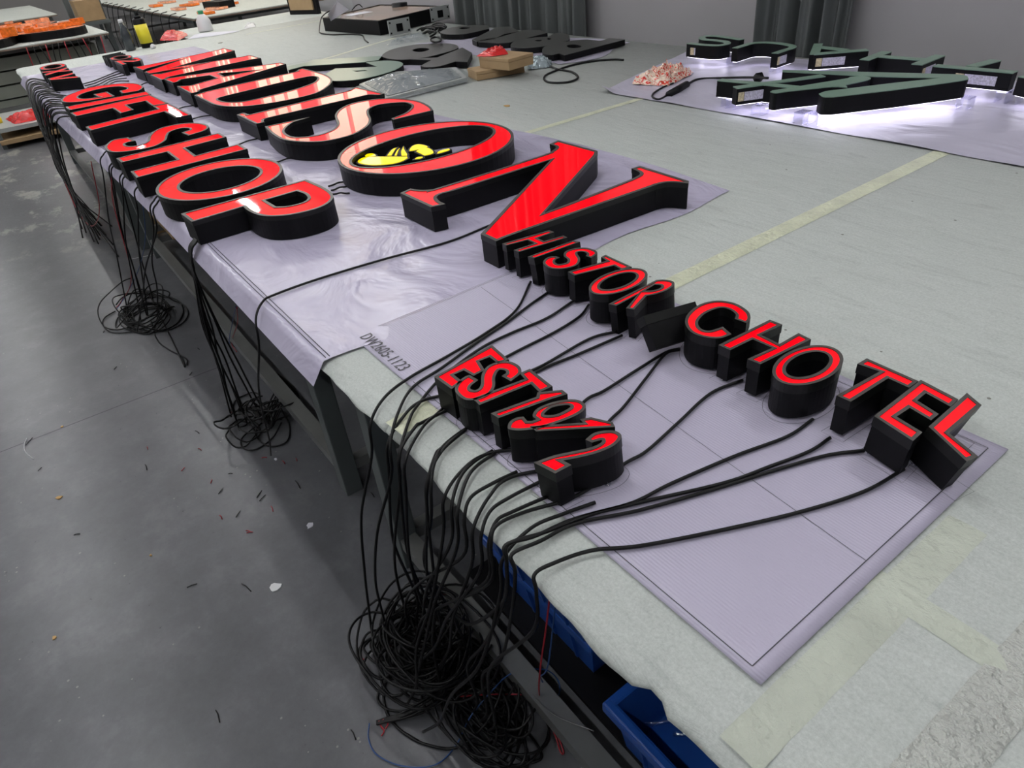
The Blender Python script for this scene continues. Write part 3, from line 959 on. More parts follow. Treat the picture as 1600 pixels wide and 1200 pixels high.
# fallen I
letter('small black letter I fallen onto its side against the small red R', [(-0.8625, 0.910), (-0.8375, 0.910), (-0.8375, 1.054), (-0.8625, 1.054)], tilt=(math.radians(-9), math.radians(-42)), shift=(0.032, -0.012), **dict(sm, zb=ZBs + 0.016, feet=False, printed=False, cables=[]))
cC = (1000, 440, 5); cT = (1240, 520, s4)
letter('small red lit letter C right of the fallen black letter', A('~357,320 ~380,250 ~470,180 ~600,150 ~740,170 ~840,232 ~858,290 830,320 745,290 ~752,255 ~700,215 ~620,203 ~510,245 ~450,310 ~470,365 ~540,385 645,355 710,410 ~620,440 ~500,430 ~400,390', *cC), **dict(sm, cables=[route([(1062, 545), (1040, 551), (1000, 575), (945, 610), (912, 628), (860, 690), (765, 708), (722, 735)], 37), route([(1062, 546), (1040, 553), (1010, 590), (975, 635), (950, 660), (900, 720), (800, 745), (765, 775)], 38)]))
letter('small red lit letter H in the upper line, right of the C', A('620,495 705,532 880,447 1040,517 847,605 940,642 1330,450 1240,405 1090,490 940,415 1105,335 1015,300', *cC), **dict(sm, cables=[route([(1160, 594), (1110, 615), (1060, 660), (1010, 705), (975, 725), (900, 775), (820, 800), (775, 822)], 39)]))
letter('small red lit letter O ring in the upper line, left of the last small T', ellipse(-0.543, 1.0065, 0.0475, 0.080, 44), [ellipse(-0.544, 1.007, 0.029, 0.054, 36)], **dict(sm, cables=[route([(1270, 655), (1230, 682), (1150, 712), (1050, 755), (990, 785), (920, 805), (850, 832), (795, 850)], 40)]))
letter('small red lit letter T, third from the right end of the upper line', A('305,435 395,475 655,312 800,377 860,335 510,180 450,215 605,268', *cT), **dict(sm, cables=[route([(1297, 684), (1265, 705), (1200, 730), (1130, 755), (1000, 785), (900, 810), (835, 838), (790, 852)], 41)]))
letter('small red lit letter E next to the end of the upper line', A('560,583 825,740 885,682 703,582 800,517 950,597 1000,557 847,470 912,415 1085,502 1135,455 880,335', *cT), tilt=(0, math.radians(3)), shift=(-0.003, 0), **dict(sm, cables=[route([(1350, 704), (1290, 712), (1210, 735), (1120, 763), (1000, 797), (900, 818), (845, 845), (800, 866)], 42)]))
letter('small red lit letter L leaning outward at the right end of the upper line', A('935,675 1220,862 1297,825 1075,700 1305,500 1200,440', *cT), tilt=(math.radians(-1), math.radians(13)), shift=(-0.018, 0), **dict(sm, cables=[route([(1412, 733), (1350, 768), (1250, 800), (1120, 830), (1000, 853), (925, 860), (865, 880), (835, 898)], 43)]))
e8 = (660, 530, c3)
se = dict(sm, group=GE)
letter('small red lit letter E at the left end of the lower line', A('92,275 215,362 287,310 225,260 305,225 377,266 452,226 412,160 495,127 552,172 630,150 510,45', *e8), **dict(se, cables=[route([(690, 618), (660, 626), (635, 645)], 44), route([(700, 640), (660, 660), (648, 668)], 45)]))
letter('small red lit letter S overlapping the E in the lower line', A('~245,380 ~262,320 ~310,280 345,265 405,300 ~355,340 ~350,368 ~395,375 ~432,340 ~440,260 ~480,200 ~560,168 ~640,165 ~710,200 ~718,250 650,305 588,270 ~620,248 ~610,228 ~560,225 ~530,280 ~528,350 ~480,410 ~400,440 ~310,440', *e8), **dict(se, cables=[route([(728, 672), (690, 700), (680, 712)], 46)]))
letter('small red lit letter T with white glint, third of the lower line', A('375,435 420,480 800,325 862,386 950,345 790,220 720,250 757,292', *e8), **se)
letter('small red lit slim digit 1 in the lower line', A('510,545 560,576 930,442 1060,402 1025,375 850,392 842,425', *e8), **dict(se, cables=[route([(770, 704), (740, 722), (718, 748)], 47), route([(774, 708), (745, 728), (728, 752)], 48)]))
letter('small red lit digit 9 in the lower line', A('~632,650 ~645,608 ~690,580 740,572 768,604 ~805,603 845,588 ~815,560 ~850,510 ~960,465 ~1080,445 ~1160,455 ~1197,495 ~1150,545 ~1020,602 ~860,650 ~730,667 ~660,664', *e8), [A('~890,548 ~950,500 ~1060,480 ~1092,500 ~1000,550 ~920,562', *e8)], **dict(se, cables=[route([(808, 737), (770, 755), (735, 778)], 49)]))
letter('small red lit digit 7 leaning between the 9 and the 2', A('800,640 838,674 1410,642 1395,612 1240,577 1165,590 1190,616', *e8), tilt=(0, 0), **dict(se, lip=0.004, cables=[route([(845, 752), (795, 778), (765, 800)], 50)]))
letter('small red lit digit 2 at the right end of the lower line', A('850,885 1000,970 1112,917 1047,878 ~1150,866 ~1300,838 ~1430,790 ~1485,730 ~1450,690 ~1380,680 ~1290,692 1230,735 1272,757 ~1345,742 ~1340,768 ~1260,800 ~1100,825 ~980,845', *e8), tilt=(math.radians(3), math.radians(-3)), **dict(se, cables=[route([(855, 776), (800, 800), (775, 815)], 51), route([(930, 785), (880, 803), (830, 825)], 52)]))

# far small letters --------------------------------------------------------
zf = ZT + 0.085
f5 = (40, 70, 8)
fa = dict(zb=ZT + 0.006, h=0.08, lip=0.009, feet=False, group='tiny red letters at the far end')
def ringq(cx, cy, rx, ry, t_):
    return ellipse(cx, cy, rx, ry, 28), [ellipse(cx, cy, rx - t_, ry - t_ * 0.8, 24)]
o_, h_ = ringq(-7.30, 0.53, 0.17, 0.10, 0.045)
letter('tiny red lit ring letter, farthest left on the film', o_, h_, **fa)
letter('tiny red lit crossed letter between two ring letters at the far left', [(-7.08, 0.42), (-7.0, 0.42), (-6.95, 0.49), (-6.88, 0.42), (-6.78, 0.42), (-6.88, 0.52), (-6.78, 0.61), (-6.86, 0.61), (-6.93, 0.56), (-7.0, 0.61), (-7.08, 0.61), (-6.99, 0.52)], [], **fa)
letter('tiny red lit letter V nearest of the three at the far left', [(-6.58, 0.415), (-6.47, 0.415), (-6.32, 0.60), (-6.41, 0.60), (-6.51, 0.47), (-6.58, 0.60), (-6.67, 0.60)], [], **fa)
fa['group'] = 'tiny red letters beside the big M'
for k in range(3):
    letter(['tiny black slim letter, rear one of three left of the big M', 'tiny black slim letter, middle one of three left of the big M', 'tiny black slim letter, front one of three left of the big M'][k],
           [(-7.50 + k * 0.095, 0.95), (-7.46 + k * 0.095, 0.95), (-7.42 + k * 0.095, 1.10), (-7.46 + k * 0.095, 1.10)], [], **dict(fa, tilt=(0, math.radians(-14)), lip=0.006))
o_, h_ = ringq(-7.10, 1.035, 0.15, 0.085, 0.04)
letter('tiny red lit ring letter left of the big M', o_, h_, **fa)
letter('tiny red lit digit 2 just left of the big M', [(-6.92, 0.95), (-6.60, 0.95), (-6.60, 0.985), (-6.80, 0.985), (-6.66, 1.04), (-6.66, 1.10), (-6.74, 1.13), (-6.88, 1.13), (-6.93, 1.09), (-6.84, 1.08), (-6.78, 1.10), (-6.74, 1.08), (-6.80, 1.04), (-6.92, 0.985)], [], **fa)

# emblem inside the O ------------------------------------------------------
EZ = ZT + 0.072
em = empty('emblem', (-2.5, 1.2, ZB), 'yellow lit flame and boat shaped emblem inside the large red O', 'emblem')
for spec in ('~285,512 ~330,480 ~430,471 690,470 693,482 ~640,510 ~560,530 ~430,541 ~330,532', '~348,473 ~362,452 ~415,445 ~442,466', '515,466 ~555,418 605,397 ~585,430 563,466', '572,466 ~592,428 622,402 605,466', '628,466 ~626,430 652,388 ~672,425 690,452 684,470', '~690,427 ~718,388 ~780,374 ~850,395 742,424', '742,432 ~790,404 ~850,402 ~893,430 ~880,450 812,466', '728,494 ~760,474 808,470 ~810,478 780,490', '~910,450 ~928,427 ~1000,409 ~1022,416 ~985,432'):
    oo = ccw(outline(spec, 500, 150, 5, EZ))
    rim = offset(oo, -0.004)
    MB().prism(rim, ZB, EZ - 0.002).build('carrier', MT['black'], em)
    MB().prism(offset(oo, 0.0045), EZ - 0.002, EZ).build('yellow_face', MT['yellow'], em)

# ------------------------------------------------------------------ heaps of cable on the floor
def heap(cx, cy, n, rmin, rmax, zmax, label, seed, sx=1.0, sy=1.0, r=CR, tail=None):
    rnd = random.Random(seed)
    mb = MB()
    for k in range(n):
        R_ = rnd.uniform(rmin, rmax)
        ox = cx + rnd.gauss(0, 0.03) * sx * 1.4; oy = cy + rnd.gauss(0, 0.03) * sy * 1.4
        zc = rnd.uniform(0.01, zmax)
        tx = rnd.gauss(0, 0.35); ty = rnd.gauss(0, 0.35)
        e = 0.6 + rnd.random() * 0.4; a0 = rnd.uniform(0, 6.28)
        turns = rnd.uniform(0.6, 1.6)
        pts = []
        m_ = 16
        for i in range(m_ + 1):
            a = a0 + turns * 2 * PI * i / m_
            rr = R_ * (1 + 0.12 * math.sin(a * 2 + k))
            x = rr * math.cos(a) * sx; y = rr * e * math.sin(a) * sy
            z = zc + x * tx + y * ty + 0.01 * math.sin(a * 3)
            pts.append((ox + x, oy + y, max(0.005, z)))
        mb.tube(catmull(pts, 3), r, 5)
    return tag(mb.build('cable_heap', MT['cable']), label, 'cable heap', kind='stuff')
heap(-1.05, 0.33, 48, 0.05, 0.155, 0.16, 'tangled heap of black cables on the floor below the small letters', 1)
heap(-0.84, 0.38, 26, 0.05, 0.14, 0.06, 'looser tangle of black cable loops beside the lower rail in the foreground', 2, 1.2, 0.8)
heap(-2.38, 0.34, 10, 0.05, 0.11, 0.10, 'tangle of black cables on the floor below the near red P', 3)
heap(-3.78, 0.20, 17, 0.10, 0.22, 0.04, 'coil of black cables on the floor below the middle of the front row', 4, 1.1, 0.9)

def loose(pts, label, m='cable', r=CR, name='cable', cat='cable'):
    return tag(MB().tube(catmull(pts, 8), r, 6).build(name, MT[m]), label, cat)
def fl(px, py, z=0.006): return un(px, py, z)
loose([fl(672, 1048, 0.06), fl(640, 1058), fl(600, 1060), fl(568, 1045), fl(561, 1015), fl(580, 997), fl(610, 993), fl(640, 1003), fl(655, 1030, .02)], 'single black cable loop at the left of the foreground heap')
loose([fl(680, 1030, 0.08), fl(640, 1050), fl(605, 1065), fl(590, 1090), fl(605, 1108), fl(640, 1110), fl(680, 1095, .04)], 'lower black cable loop bulging left from the foreground heap')
loose([fl(775, 1110, 0.05), fl(810, 1130), fl(840, 1165), fl(845, 1185), fl(820, 1190), fl(790, 1165), fl(785, 1120, .03)], 'black cable loop at the right of the foreground heap near the rail')
b_ = MB()
for k in range(14):
    dx = random.uniform(-12, 12); dy = random.uniform(-10, 14)
    b_.tube(catmull([fl(730 + dx * 2, 1020 + dy, .07), fl(700 + dx, 1075 + dy, 0.06), fl(655 + dx, 1108 + dy * .7, 0.035), fl(615, 1122 + dy * .4, .015), fl(588 + k % 3, 1127 + k * .4, .012)], 6), CR * .9, 5)
tag(b_.build('cable_bundle', MT['cable']), 'gathered bundle of black cable ends running left out of the foreground heap', 'cable bundle')
loose([fl(592, 1126, .015), fl(595, 1134), fl(600, 1142), fl(596, 1150)], 'red stripped wire end at the tip of the foreground bundle', 'cable_r', 0.002, 'wire', 'wire')
loose([fl(598, 1124, .015), fl(606, 1130), fl(602, 1139)], 'short red wire curl beside the foreground bundle tip', 'cable_r', 0.002, 'wire', 'wire')
loose([fl(577, 1130, .01), fl(576, 1155), fl(590, 1180), fl(630, 1197), fl(680, 1195), fl(712, 1165), fl(735, 1120, 0.05), fl(770, 1078, .08), fl(800, 1052, .12), fl(850, 1046, 0.1), fl(873, 1065, .05), fl(870, 1090, .05), fl(845, 1060, .15)] + [Vector((-0.655, 0.44, 0.35)), Vector((-0.64, 0.47, 0.6)), Vector((-0.635, 0.50, 0.74))], 'blue wire looping from the foreground bundle up to the table edge', 'cable_b', 0.0017, 'wire', 'wire')
loose([fl(718, 1088, .05), fl(780, 1085, .04), fl(835, 1090, .04), fl(862, 1130, .02), fl(880, 1172), fl(876, 1175), fl(866, 1145, .02), fl(845, 1095, .08)] + [Vector((-0.675, 0.43, 0.3)), Vector((-0.665, 0.46, 0.5)), Vector((-0.66, 0.49, 0.74))], 'thin red wire looping from the foreground heap up under the table', 'cable_r', 0.002, 'wire', 'wire')
b_ = MB()
for k in range(8):
    dx = random.uniform(-3, 3)
    b_.tube(catmull([fl(362 + dx, 537 + dx, .05), fl(400 + dx, 565 + dx, .05), fl(440 + dx, 592 + dx * 2, .04), fl(465 + dx, 615 + dx * 2, .03), fl(440 + dx * 3, 615 + dx * 3, .05), fl(415 + dx * 3, 660 + dx * 3, .02), fl(400 + dx * 5, 640 + dx * 3, .02)], 6), CR, 5)
tag(b_.build('cable_bundle', MT['cable']), 'black cable bundle lying on the lower rail below the hanging film corner', 'cable bundle')
loose([fl(440, 640, .03), fl(452, 665), fl(448, 690), fl(420, 697), fl(400, 680), fl(410, 660), fl(440, 655, .02)], 'single black cable ring on the floor under the film corner')
loose([fl(400, 665, .02), fl(378, 685), fl(380, 700), fl(400, 702), fl(425, 685), fl(440, 660, .02)], 'black cable ring lying left of the ring under the film corner')
loose([fl(366, 555, .05), fl(358, 535, .08), fl(364, 500, .3), fl(369, 478, .55)], 'thin blue wire dropping under the hanging film corner', 'cable_b', 0.0017, 'wire', 'wire')
loose([fl(370, 550, .05), fl(362, 535, .08), fl(371, 505, .3), fl(370, 480, .55)], 'thin red wire dropping under the hanging film corner', 'cable_r', 0.002, 'wire', 'wire')
loose([fl(180, 482), fl(190, 470, .05), fl(205, 430, .25), Vector((-3.75, 0.27, 0.6)), Vector((-3.72, 0.31, 0.74))], 'thin red wire rising from the middle cable coil to the table edge', 'cable_r', 0.002, 'wire', 'wire')
loose([fl(182, 484), fl(196, 462, .05), fl(215, 425, .25), Vector((-3.3, 0.30, 0.55)), Vector((-3.2, 0.34, 0.74))], 'thin blue wire rising from the middle cable coil to the table edge', 'cable_b', 0.0017, 'wire', 'wire')
for k, (q, lb) in enumerate((([(235, 500), (245, 530), (262, 545), (290, 560), (292, 570)], 'black cable end trailing right from the middle coil'), ([(250, 495), (268, 530), (288, 572), (285, 560)], 'second black cable end trailing below the middle coil'), ([(180, 486), (163, 497), (162, 510), (185, 515), (215, 505), (240, 488)], 'black cable loop at the left of the middle coil'))):
    loose([fl(a, b2) for a, b2 in q], lb)
# red wire loop hanging far left
loose([Vector((-5.9, 0.33, 0.80)), Vector((-5.95, 0.26, 0.74)), Vector((-6.1, 0.22, 0.45)), Vector((-5.8, 0.18, 0.14)), Vector((-5.3, 0.2, 0.10)), Vector((-4.9, 0.27, 0.3)), Vector((-4.8, 0.33, 0.6))], 'thin dark red wire hanging in a wide loop below the far letters', 'cable_r', 0.003, 'wire', 'wire')
# far left cables over the corner: each thick strand is a cable of its own
far_lab = 'black cable draped over the table edge at the far left corner'
for k in range(26):
    rnd = random.Random(900 + k)
    x = -7.3 + k * 0.085 + rnd.uniform(-.05, .05)
    x2 = -6.05 + rnd.gauss(0, 0.22)
    y0 = 0.40 if x < -5.4 else 0.36
    pts = [Vector((x + 0.15, y0 + rnd.uniform(0.0, .05), ZT + 0.014)), Vector((x, 0.34, ZT + 0.03)), Vector((x - 0.04 + (x2 - x) * .15, 0.275, ZT + 0.0)), Vector((x + (x2 - x) * .4, 0.235, 0.62)), Vector((x + (x2 - x) * .75, 0.21, 0.42)), Vector((x2 + 0.15, 0.2, 0.22)), Vector((x2 + 0.5 + rnd.gauss(0, .15), 0.2 + rnd.gauss(0, .05), 0.01))]
    tag(MB().tube(catmull(pts, 5), 0.0048, 5).build('cable', MT['cable']), far_lab, 'cable', 'cables draped at the far left corner')
for k in range(5):
    loose([Vector((-6.95 + k * .18, 0.98 - k * .02, ZT + 0.012)), Vector((-6.75 + k * .1, 0.82, ZT + 0.010)), Vector((-6.6 + k * .12, 0.7, ZT + 0.010)), Vector((-6.55 + k * 0.12, 0.62, ZT + 0.010))],
          'black cable crossing the film between the two groups of tiny letters', r=0.004)['group'] = 'cables between the tiny letters'
# short cables between the rows
for (a, b2, lb) in (((520, 289), (538, 284), 'black cable between the red P and the big O, rear one'), ((523, 296), (538, 292), 'black cable between the red P and the big O, middle one'), ((524, 303), (540, 302), 'black cable between the red P and the big O, front one'), ((222, 132), (232, 129), 'black cable between the red G and the big M'), ((278, 170), (300, 165), 'black cable between the red T and the big A'), ((300, 186), (330, 180), 'black cable between the red T and the big D'), ((375, 225), (400, 217), 'black cable between the red H and the big I'), ((437, 252), (460, 246), 'black cable between the small ring O and the big S')):
    p = tp(*a); q = tp(*b2)
    loose([p - (q - p) * 0.4, p, p.lerp(q, .5) + Vector((0, 0, .003)), q, q + (q - p) * 0.4], lb)
# back of table: loose loop cable and power lead
s5 = 1600 / 340
def kk(x, y): return un(660 + x / s5, y / s5, ZT + 0.006)
loose([kk(940, 490), kk(1000, 510), kk(1100, 530), kk(1145, 570), kk(1080, 602), kk(960, 608), kk(900, 590), kk(905, 555), kk(980, 520), kk(1100, 480), kk(1250, 450), kk(1400, 437), kk(1480, 440)], 'black cable lying in a loop on the foam in front of the flat black letters', r=0.006)

# ------------------------------------------------------------------ scraps on the floor
for k, (x, y, m_, L, a) in enumerate([(45, 690, 'cable', .05, .3), (62, 733, 'cable', .02, .2), (385, 918, 'cable', .05, 1.2), (340, 1119, 'cable', .04, .9), (300, 915, 'cable', .03, 2.3), (405, 772, 'cable', .035, .1), (410, 778, 'cable', .03, -.1), (465, 757, 'cable', .05, .9), (582, 773, 'cable', .03, .9), (228, 730, 'cable', .04, .9), (308, 675, 'cable', .03, 1.2), (345, 767, 'cable', .03, .1), (372, 803, 'cable', .03, .1), (552, 1148, 'cable', .03, .9), (180, 575, 'cable', .025, .3), (162, 518, 'cable', .02, .6), (330, 752, 'cable_r', .02, .5), (345, 808, 'cable_r', .025, 1.0), (230, 700, 'cable_r', .02, .9), (286, 733, 'cable_r', .02, .1), (312, 702, 'cable_r', .02, 1.3), (390, 832, 'cable_r', .02, 2.0), (443, 722, 'cable_r', .025, 1.0), (463, 718, 'cable_r', .02, .8), (425, 795, 'cable_r', .03, .8), (388, 830, 'cable_r', .02, 1.5), (413, 715, 'cable_r', .02, 1.9), (310, 545, 'cable', .02, 1.1), (298, 584, 'cable', .025, .2), (566, 1031, 'cable_r', .02, 1.9), (360, 740, 'cable', .015, 1.9), (120, 835, 'cable', .02, 2.1)]):
    p = fl(x, y, 0.003)
    d = Vector((math.cos(a + 2.2), math.sin(a + 2.2), 0)) * L / 2
    nm = 'black' if m_ == 'cable' else 'red'
    tag(MB().tube([p - d, p + d * .2 + Vector((-.002, .002, 0)), p + d], 0.0016, 5).build('wire_offcut', MT[m_]), 'short %s wire offcut lying on the grey floor' % nm, 'wire offcut', '%s wire offcuts on the floor' % nm)
def chip(px, py, s_, m_, label, z=0.001, cat='scrap', sd=0):
    rnd = random.Random(sd + int(px * 7 + py))
    p = un(px, py, z)
    n = 9
    poly = [(p.x + s_ * rnd.uniform(.5, 1) * math.cos(2 * PI * i / n), p.y + s_ * rnd.uniform(.35, 1) * math.sin(2 * PI * i / n)) for i in range(n)]
    return tag(MB().prism(poly, z, z + 0.003).build('scrap', MT[m_]), label, cat)
chip(430, 918, 0.022, 'white', 'white torn plastic scrap on the floor left of the cable heap')
chip(484, 822, 0.018, 'paperw', 'pale crumpled scrap on the floor near the double table legs')
chip(92, 778, 0.014, 'brass', 'ochre chip on the floor, upper one at the left')
chip(85, 997, 0.010, 'brass', 'ochre chip on the floor, lower one at the left')
chip(97, 667, 0.008, 'brass', 'small ochre chip on the floor, topmost at the left')
chip(236, 868, 0.006, 'brass', 'tiny ochre crumb near the shiny floor patch')
chip(431, 718, 0.008, 'paperw', 'small white flake on the floor among the wire offcuts')
loose([fl(42, 685, .002), fl(38, 695, .002), fl(40, 706, .002), fl(52, 717, .002)], 'white thread lying on the floor at the left', 'white', 0.0014, 'thread', 'thread')
loose([fl(255, 395, .004), fl(203, 405, .002)], 'white cable tie on the floor beside the middle coil', 'white', 0.0016, 'cable_tie', 'cable tie')
fc_ = MB()
P0 = fl(0, 727, .0006); P1 = fl(300, 608, .0006)
ribbon(fc_, [(P0.x + (P1.x - P0.x) * k / 20 * 1.3 - 0.1, P0.y + (P1.y - P0.y) * k / 20 * 1.3) for k in range(21)], 0.006, 0.0006)
struct('trim_1', fc_, MT['line'])

# ------------------------------------------------------------------ blue crates and bins below the table
def crate(x0, x1, y0, y1, z0, h, label, m='blue', rz=0):
    r = empty('plastic_crate', ((x0 + x1) / 2, (y0 + y1) / 2, z0), label, 'crate')
    t_ = 0.008; k_ = 0.022
    b = MB()
    def ring(f0, f1, za, zb_):
        pass
    xa, xb, ya, yb = x0 + k_, x1 - k_, y0 + k_, y1 - k_
    # tapered walls
    vo = [(xa, ya, z0), (xb, ya, z0), (xb, yb, z0), (xa, yb, z0), (x0, y0, z0 + h), (x1, y0, z0 + h), (x1, y1, z0 + h), (x0, y1, z0 + h)]
    vi = [(xa + t_, ya + t_, z0 + t_), (xb - t_, ya + t_, z0 + t_), (xb - t_, yb - t_, z0 + t_), (xa + t_, yb - t_, z0 + t_), (x0 + t_, y0 + t_, z0 + h), (x1 - t_, y0 + t_, z0 + h), (x1 - t_, y1 - t_, z0 + h), (x0 + t_, y1 - t_, z0 + h)]
    fs = [(3, 2, 1, 0), (0, 1, 5, 4), (1, 2, 6, 5), (2, 3, 7, 6), (3, 0, 4, 7), (8, 9, 10, 11), (12, 13, 9, 8), (13, 14, 10, 9), (14, 15, 11, 10), (15, 12, 8, 11), (4, 5, 13, 12), (5, 6, 14, 13), (6, 7, 15, 14), (7, 4, 12, 15)]
    b.add(vo + vi, fs).build('tub', MT[m], r)
    rim = MB(); e = 0.014
    rim.bbox(x0 - e, x1 + e, y0 - e, y0 + t_, z0 + h - 0.028, z0 + h + 0.002).bbox(x0 - e, x1 + e, y1 - t_, y1 + e, z0 + h - 0.028, z0 + h + 0.002)
    rim.bbox(x0 - e, x0 + t_, y0, y1, z0 + h - 0.028, z0 + h + 0.002).bbox(x1 - t_, x1 + e, y0, y1, z0 + h - 0.028, z0 + h + 0.002)
    rim.build('rim', MT[m], r, 0.005)
    for k in range(4):
        x = xa + (xb - xa) * (0.15 + 0.233 * k)
        MB().add([(x - .004, ya, z0 + .01), (x + .004, ya, z0 + .01), (x + .004, ya - .007, z0 + .01), (x - .004, ya - .007, z0 + .01), (x - .004, y0, z0 + h - .028), (x + .004, y0, z0 + h - .028), (x + .004, y0 - .007, z0 + h - .028), (x - .004, y0 - .007, z0 + h - .028)],
                 [(0, 1, 2, 3), (4, 7, 6, 5), (2, 1, 5, 6), (0, 3, 7, 4), (3, 2, 6, 7)]).build('rib', MT[m], r)
    for k in range(3):
        y = ya + (yb - ya) * (0.15 + 0.35 * k)
        MB().add([(xa, y - .004, z0 + .01), (xa, y + .004, z0 + .01), (xa - .007, y + .004, z0 + .01), (xa - .007, y - .004, z0 + .01), (x0, y - .004, z0 + h - .028), (x0, y + .004, z0 + h - .028), (x0 - .007, y + .004, z0 + h - .028), (x0 - .007, y - .004, z0 + h - .028)],
                 [(0, 1, 2, 3), (4, 7, 6, 5), (2, 1, 5, 6), (0, 3, 7, 4), (3, 2, 6, 7)]).build('rib', MT[m], r)
    return r
sh = tag(MB().bbox(-1.12, 0.95, 0.52, 1.9, 0.125, 0.137).build('lower_shelf', MT['black']), 'dark lower shelf board under the nearest table', 'shelf')
crate(-0.535, -0.10, 0.50, 0.80, 0.137, 0.16, 'blue open plastic crate below the table edge at the bottom of the frame')
crate(-1.05, -0.66, 0.56, 0.84, 0.137, 0.17, 'blue plastic crate tucked under the table, left of the open crate')
crate(-1.02, -0.64, 0.52, 0.80, 0.32, 0.15, 'upper blue plastic crate right beneath the table edge')
for k in range(4):
    loose([Vector((-0.50 + .05 * k, 0.56 + .03 * k, .20)), Vector((-0.42 + .05 * k, .66, .215)), Vector((-0.30 + .04 * k, .70, .20))], 'clear plastic strip lying inside the open blue crate', 'clear', 0.006, 'plastic_strip', 'plastic strip')['group'] = 'clear strips inside the open crate'
loose([Vector((-0.70, 0.42, 0.20)), Vector((-0.66, 0.45, 0.135)), Vector((-0.58, 0.49, 0.14))], 'thin pale wire leaning against the open blue crate', 'rail', 0.0015, 'wire', 'wire')
# cardboard below the far tables
def carton(x0, x1, y0, y1, z0, z1, label, rz=0, name='cardboard_box', m='cardboard', cat='box'):
    r = empty(name, ((x0 + x1) / 2, (y0 + y1) / 2, z0), label, cat)
    b = MB().bbox(x0, x1, y0, y1, z0, z1 - 0.02).build('box_body', MT[m], r, 0.002)
    l = MB().bbox(x0 - .002, x1 + .002, y0 - .002, y1 + .002, z1 - 0.02, z1).build('box_lid', MT[m], r, 0.002)
    r.rotation_euler = (0, 0, rz)
    return r
carton(-5.0, -4.45, 0.55, 0.95, 0.13, 0.50, 'brown cardboard box on the rail under the middle of the front row')
carton(-5.8, -5.05, 0.50, 0.9, 0.0, 0.33, 'brown cardboard box on the floor under the far letters')
crate(-3.25, -2.85, 0.62, 1.0, 0.13, 0.13, 'grey plastic tray on the floor rail behind the blue-grey legs', 'darkgrey')
crate(-3.2, -2.8, 0.62, 1.0, 0.30, 0.10, 'upper grey plastic tray behind the blue-grey legs', 'darkgrey')

# ------------------------------------------------------------------ flat black letters at the back
zc = ZT + 0.042
def flat(spec, crop, label, holes=(), m='darkgrey', h=0.036, z0=ZT + 0.006):
    z = z0 + h
    oo = ccw(outline(spec, *crop, z)); hh = [ccw(outline(q, *crop, z)) for q in holes]
    c = Vector((sum(p[0] for p in oo) / len(oo), sum(p[1] for p in oo) / len(oo), z0))
    r = empty('flat_letter', c, label, 'sign letter', 'unlit flat letters at the back')
    MB().prism(oo, z0, z - 0.003, hh).build('return', MT['black'], r)
    MB().prism(offset(oo, 0.0005), z - 0.003, z, [offset(q, -0.0005) for q in hh]).build('top_plate', MT[m], r)
    return r
B = (660, 0, s5); Bc = (430, 0, 1600 / 300)
flat('1045,405 1490,290 1370,280 ~1310,300 ~1270,296 ~1200,290 ~1090,300 ~960,325 ~895,345 ~880,375 ~900,395 ~950,402 1005,392', B, 'unlit black letter with round hole and long stem, right end of the flat row', ['~1060,338 ~1080,328 ~1130,327 ~1170,338 ~1150,350 ~1090,352'])
flat('~650,325 ~700,292 ~830,275 ~925,268 ~960,250 ~1010,240 ~1070,255 ~1082,275 ~1050,305 ~900,338 ~750,352 ~665,345', B, 'unlit black double-lobed letter with two small holes in the flat row', ['~825,298 ~850,292 ~880,294 ~860,304', '~915,285 ~930,278 ~950,284 ~932,292'])
flat('410,308 430,292 560,275 740,222 860,220 920,240 640,312 560,318 480,312', B, 'unlit black slanted letter between the wedge and the double-lobed letter')
flat('365,290 545,200 640,195 715,230 600,250 530,285 400,305', B, 'unlit black wedge letter left of the slanted one in the flat row')
flat('~130,235 ~200,205 ~350,185 ~460,185 490,195 490,210 400,232 ~300,250 ~180,252', B, 'unlit black rounded letter with an oval hole near the wide curtain', ['~270,207 ~300,199 ~350,203 ~330,211 ~290,213'])
flat('~890,470 ~950,420 ~1080,385 ~1250,365 ~1450,362 ~1525,385 ~1490,415 ~1350,455 ~1200,485 ~1020,497', Bc, 'large unlit dark oval letter O with small oval hole, behind the wrapped panel', ['~1145,415 ~1200,400 ~1270,402 ~1280,415 ~1220,432 ~1160,428'])
flat('1085,492 1300,500 1210,548 ~1260,560 ~1370,550 1500,512 1600,515 1640,440 1560,395 1500,420 1350,478', Bc, 'large unlit dark angular letter left of the cardboard boxes')
flat('245,550 300,500 890,465 860,500 740,517', Bc, 'pale green reflecting long flat letter behind the big D', m='green')
flat('~405,630 500,570 760,560 850,555 755,520 ~900,505 ~1020,510 ~1065,540 ~950,600 ~700,660 ~470,672', Bc, 'pale green to dark teardrop shaped flat letter behind the big S', ['640,590 750,583 770,590 680,597'], m='green')
flat('100,552 290,515 245,548 110,583', Bc, 'pale green flat slanted letter just behind the big D', m='green')

# wrapped panel
wp = empty('wrapped_panel', (-3.9, 2.0, ZT + 0.004), 'grey framed panel wrapped in clear plastic film behind the big S', 'panel')
q = [un(430 + a / Bc[2], b2 / Bc[2], ZT + 0.03) for a, b2 in ((910, 820), (1600, 645), (1500, 560), (960, 600), (700, 700))]
poly = ccw([(p.x, p.y) for p in q])
MB().prism(poly, ZT + 0.006, ZT + 0.03).build('frame', MT['paleframe'], wp)
MB().prism(offset(poly, 0.03), ZT + 0.030, ZT + 0.033).build('panel_face', MT['glasspanel'], wp)
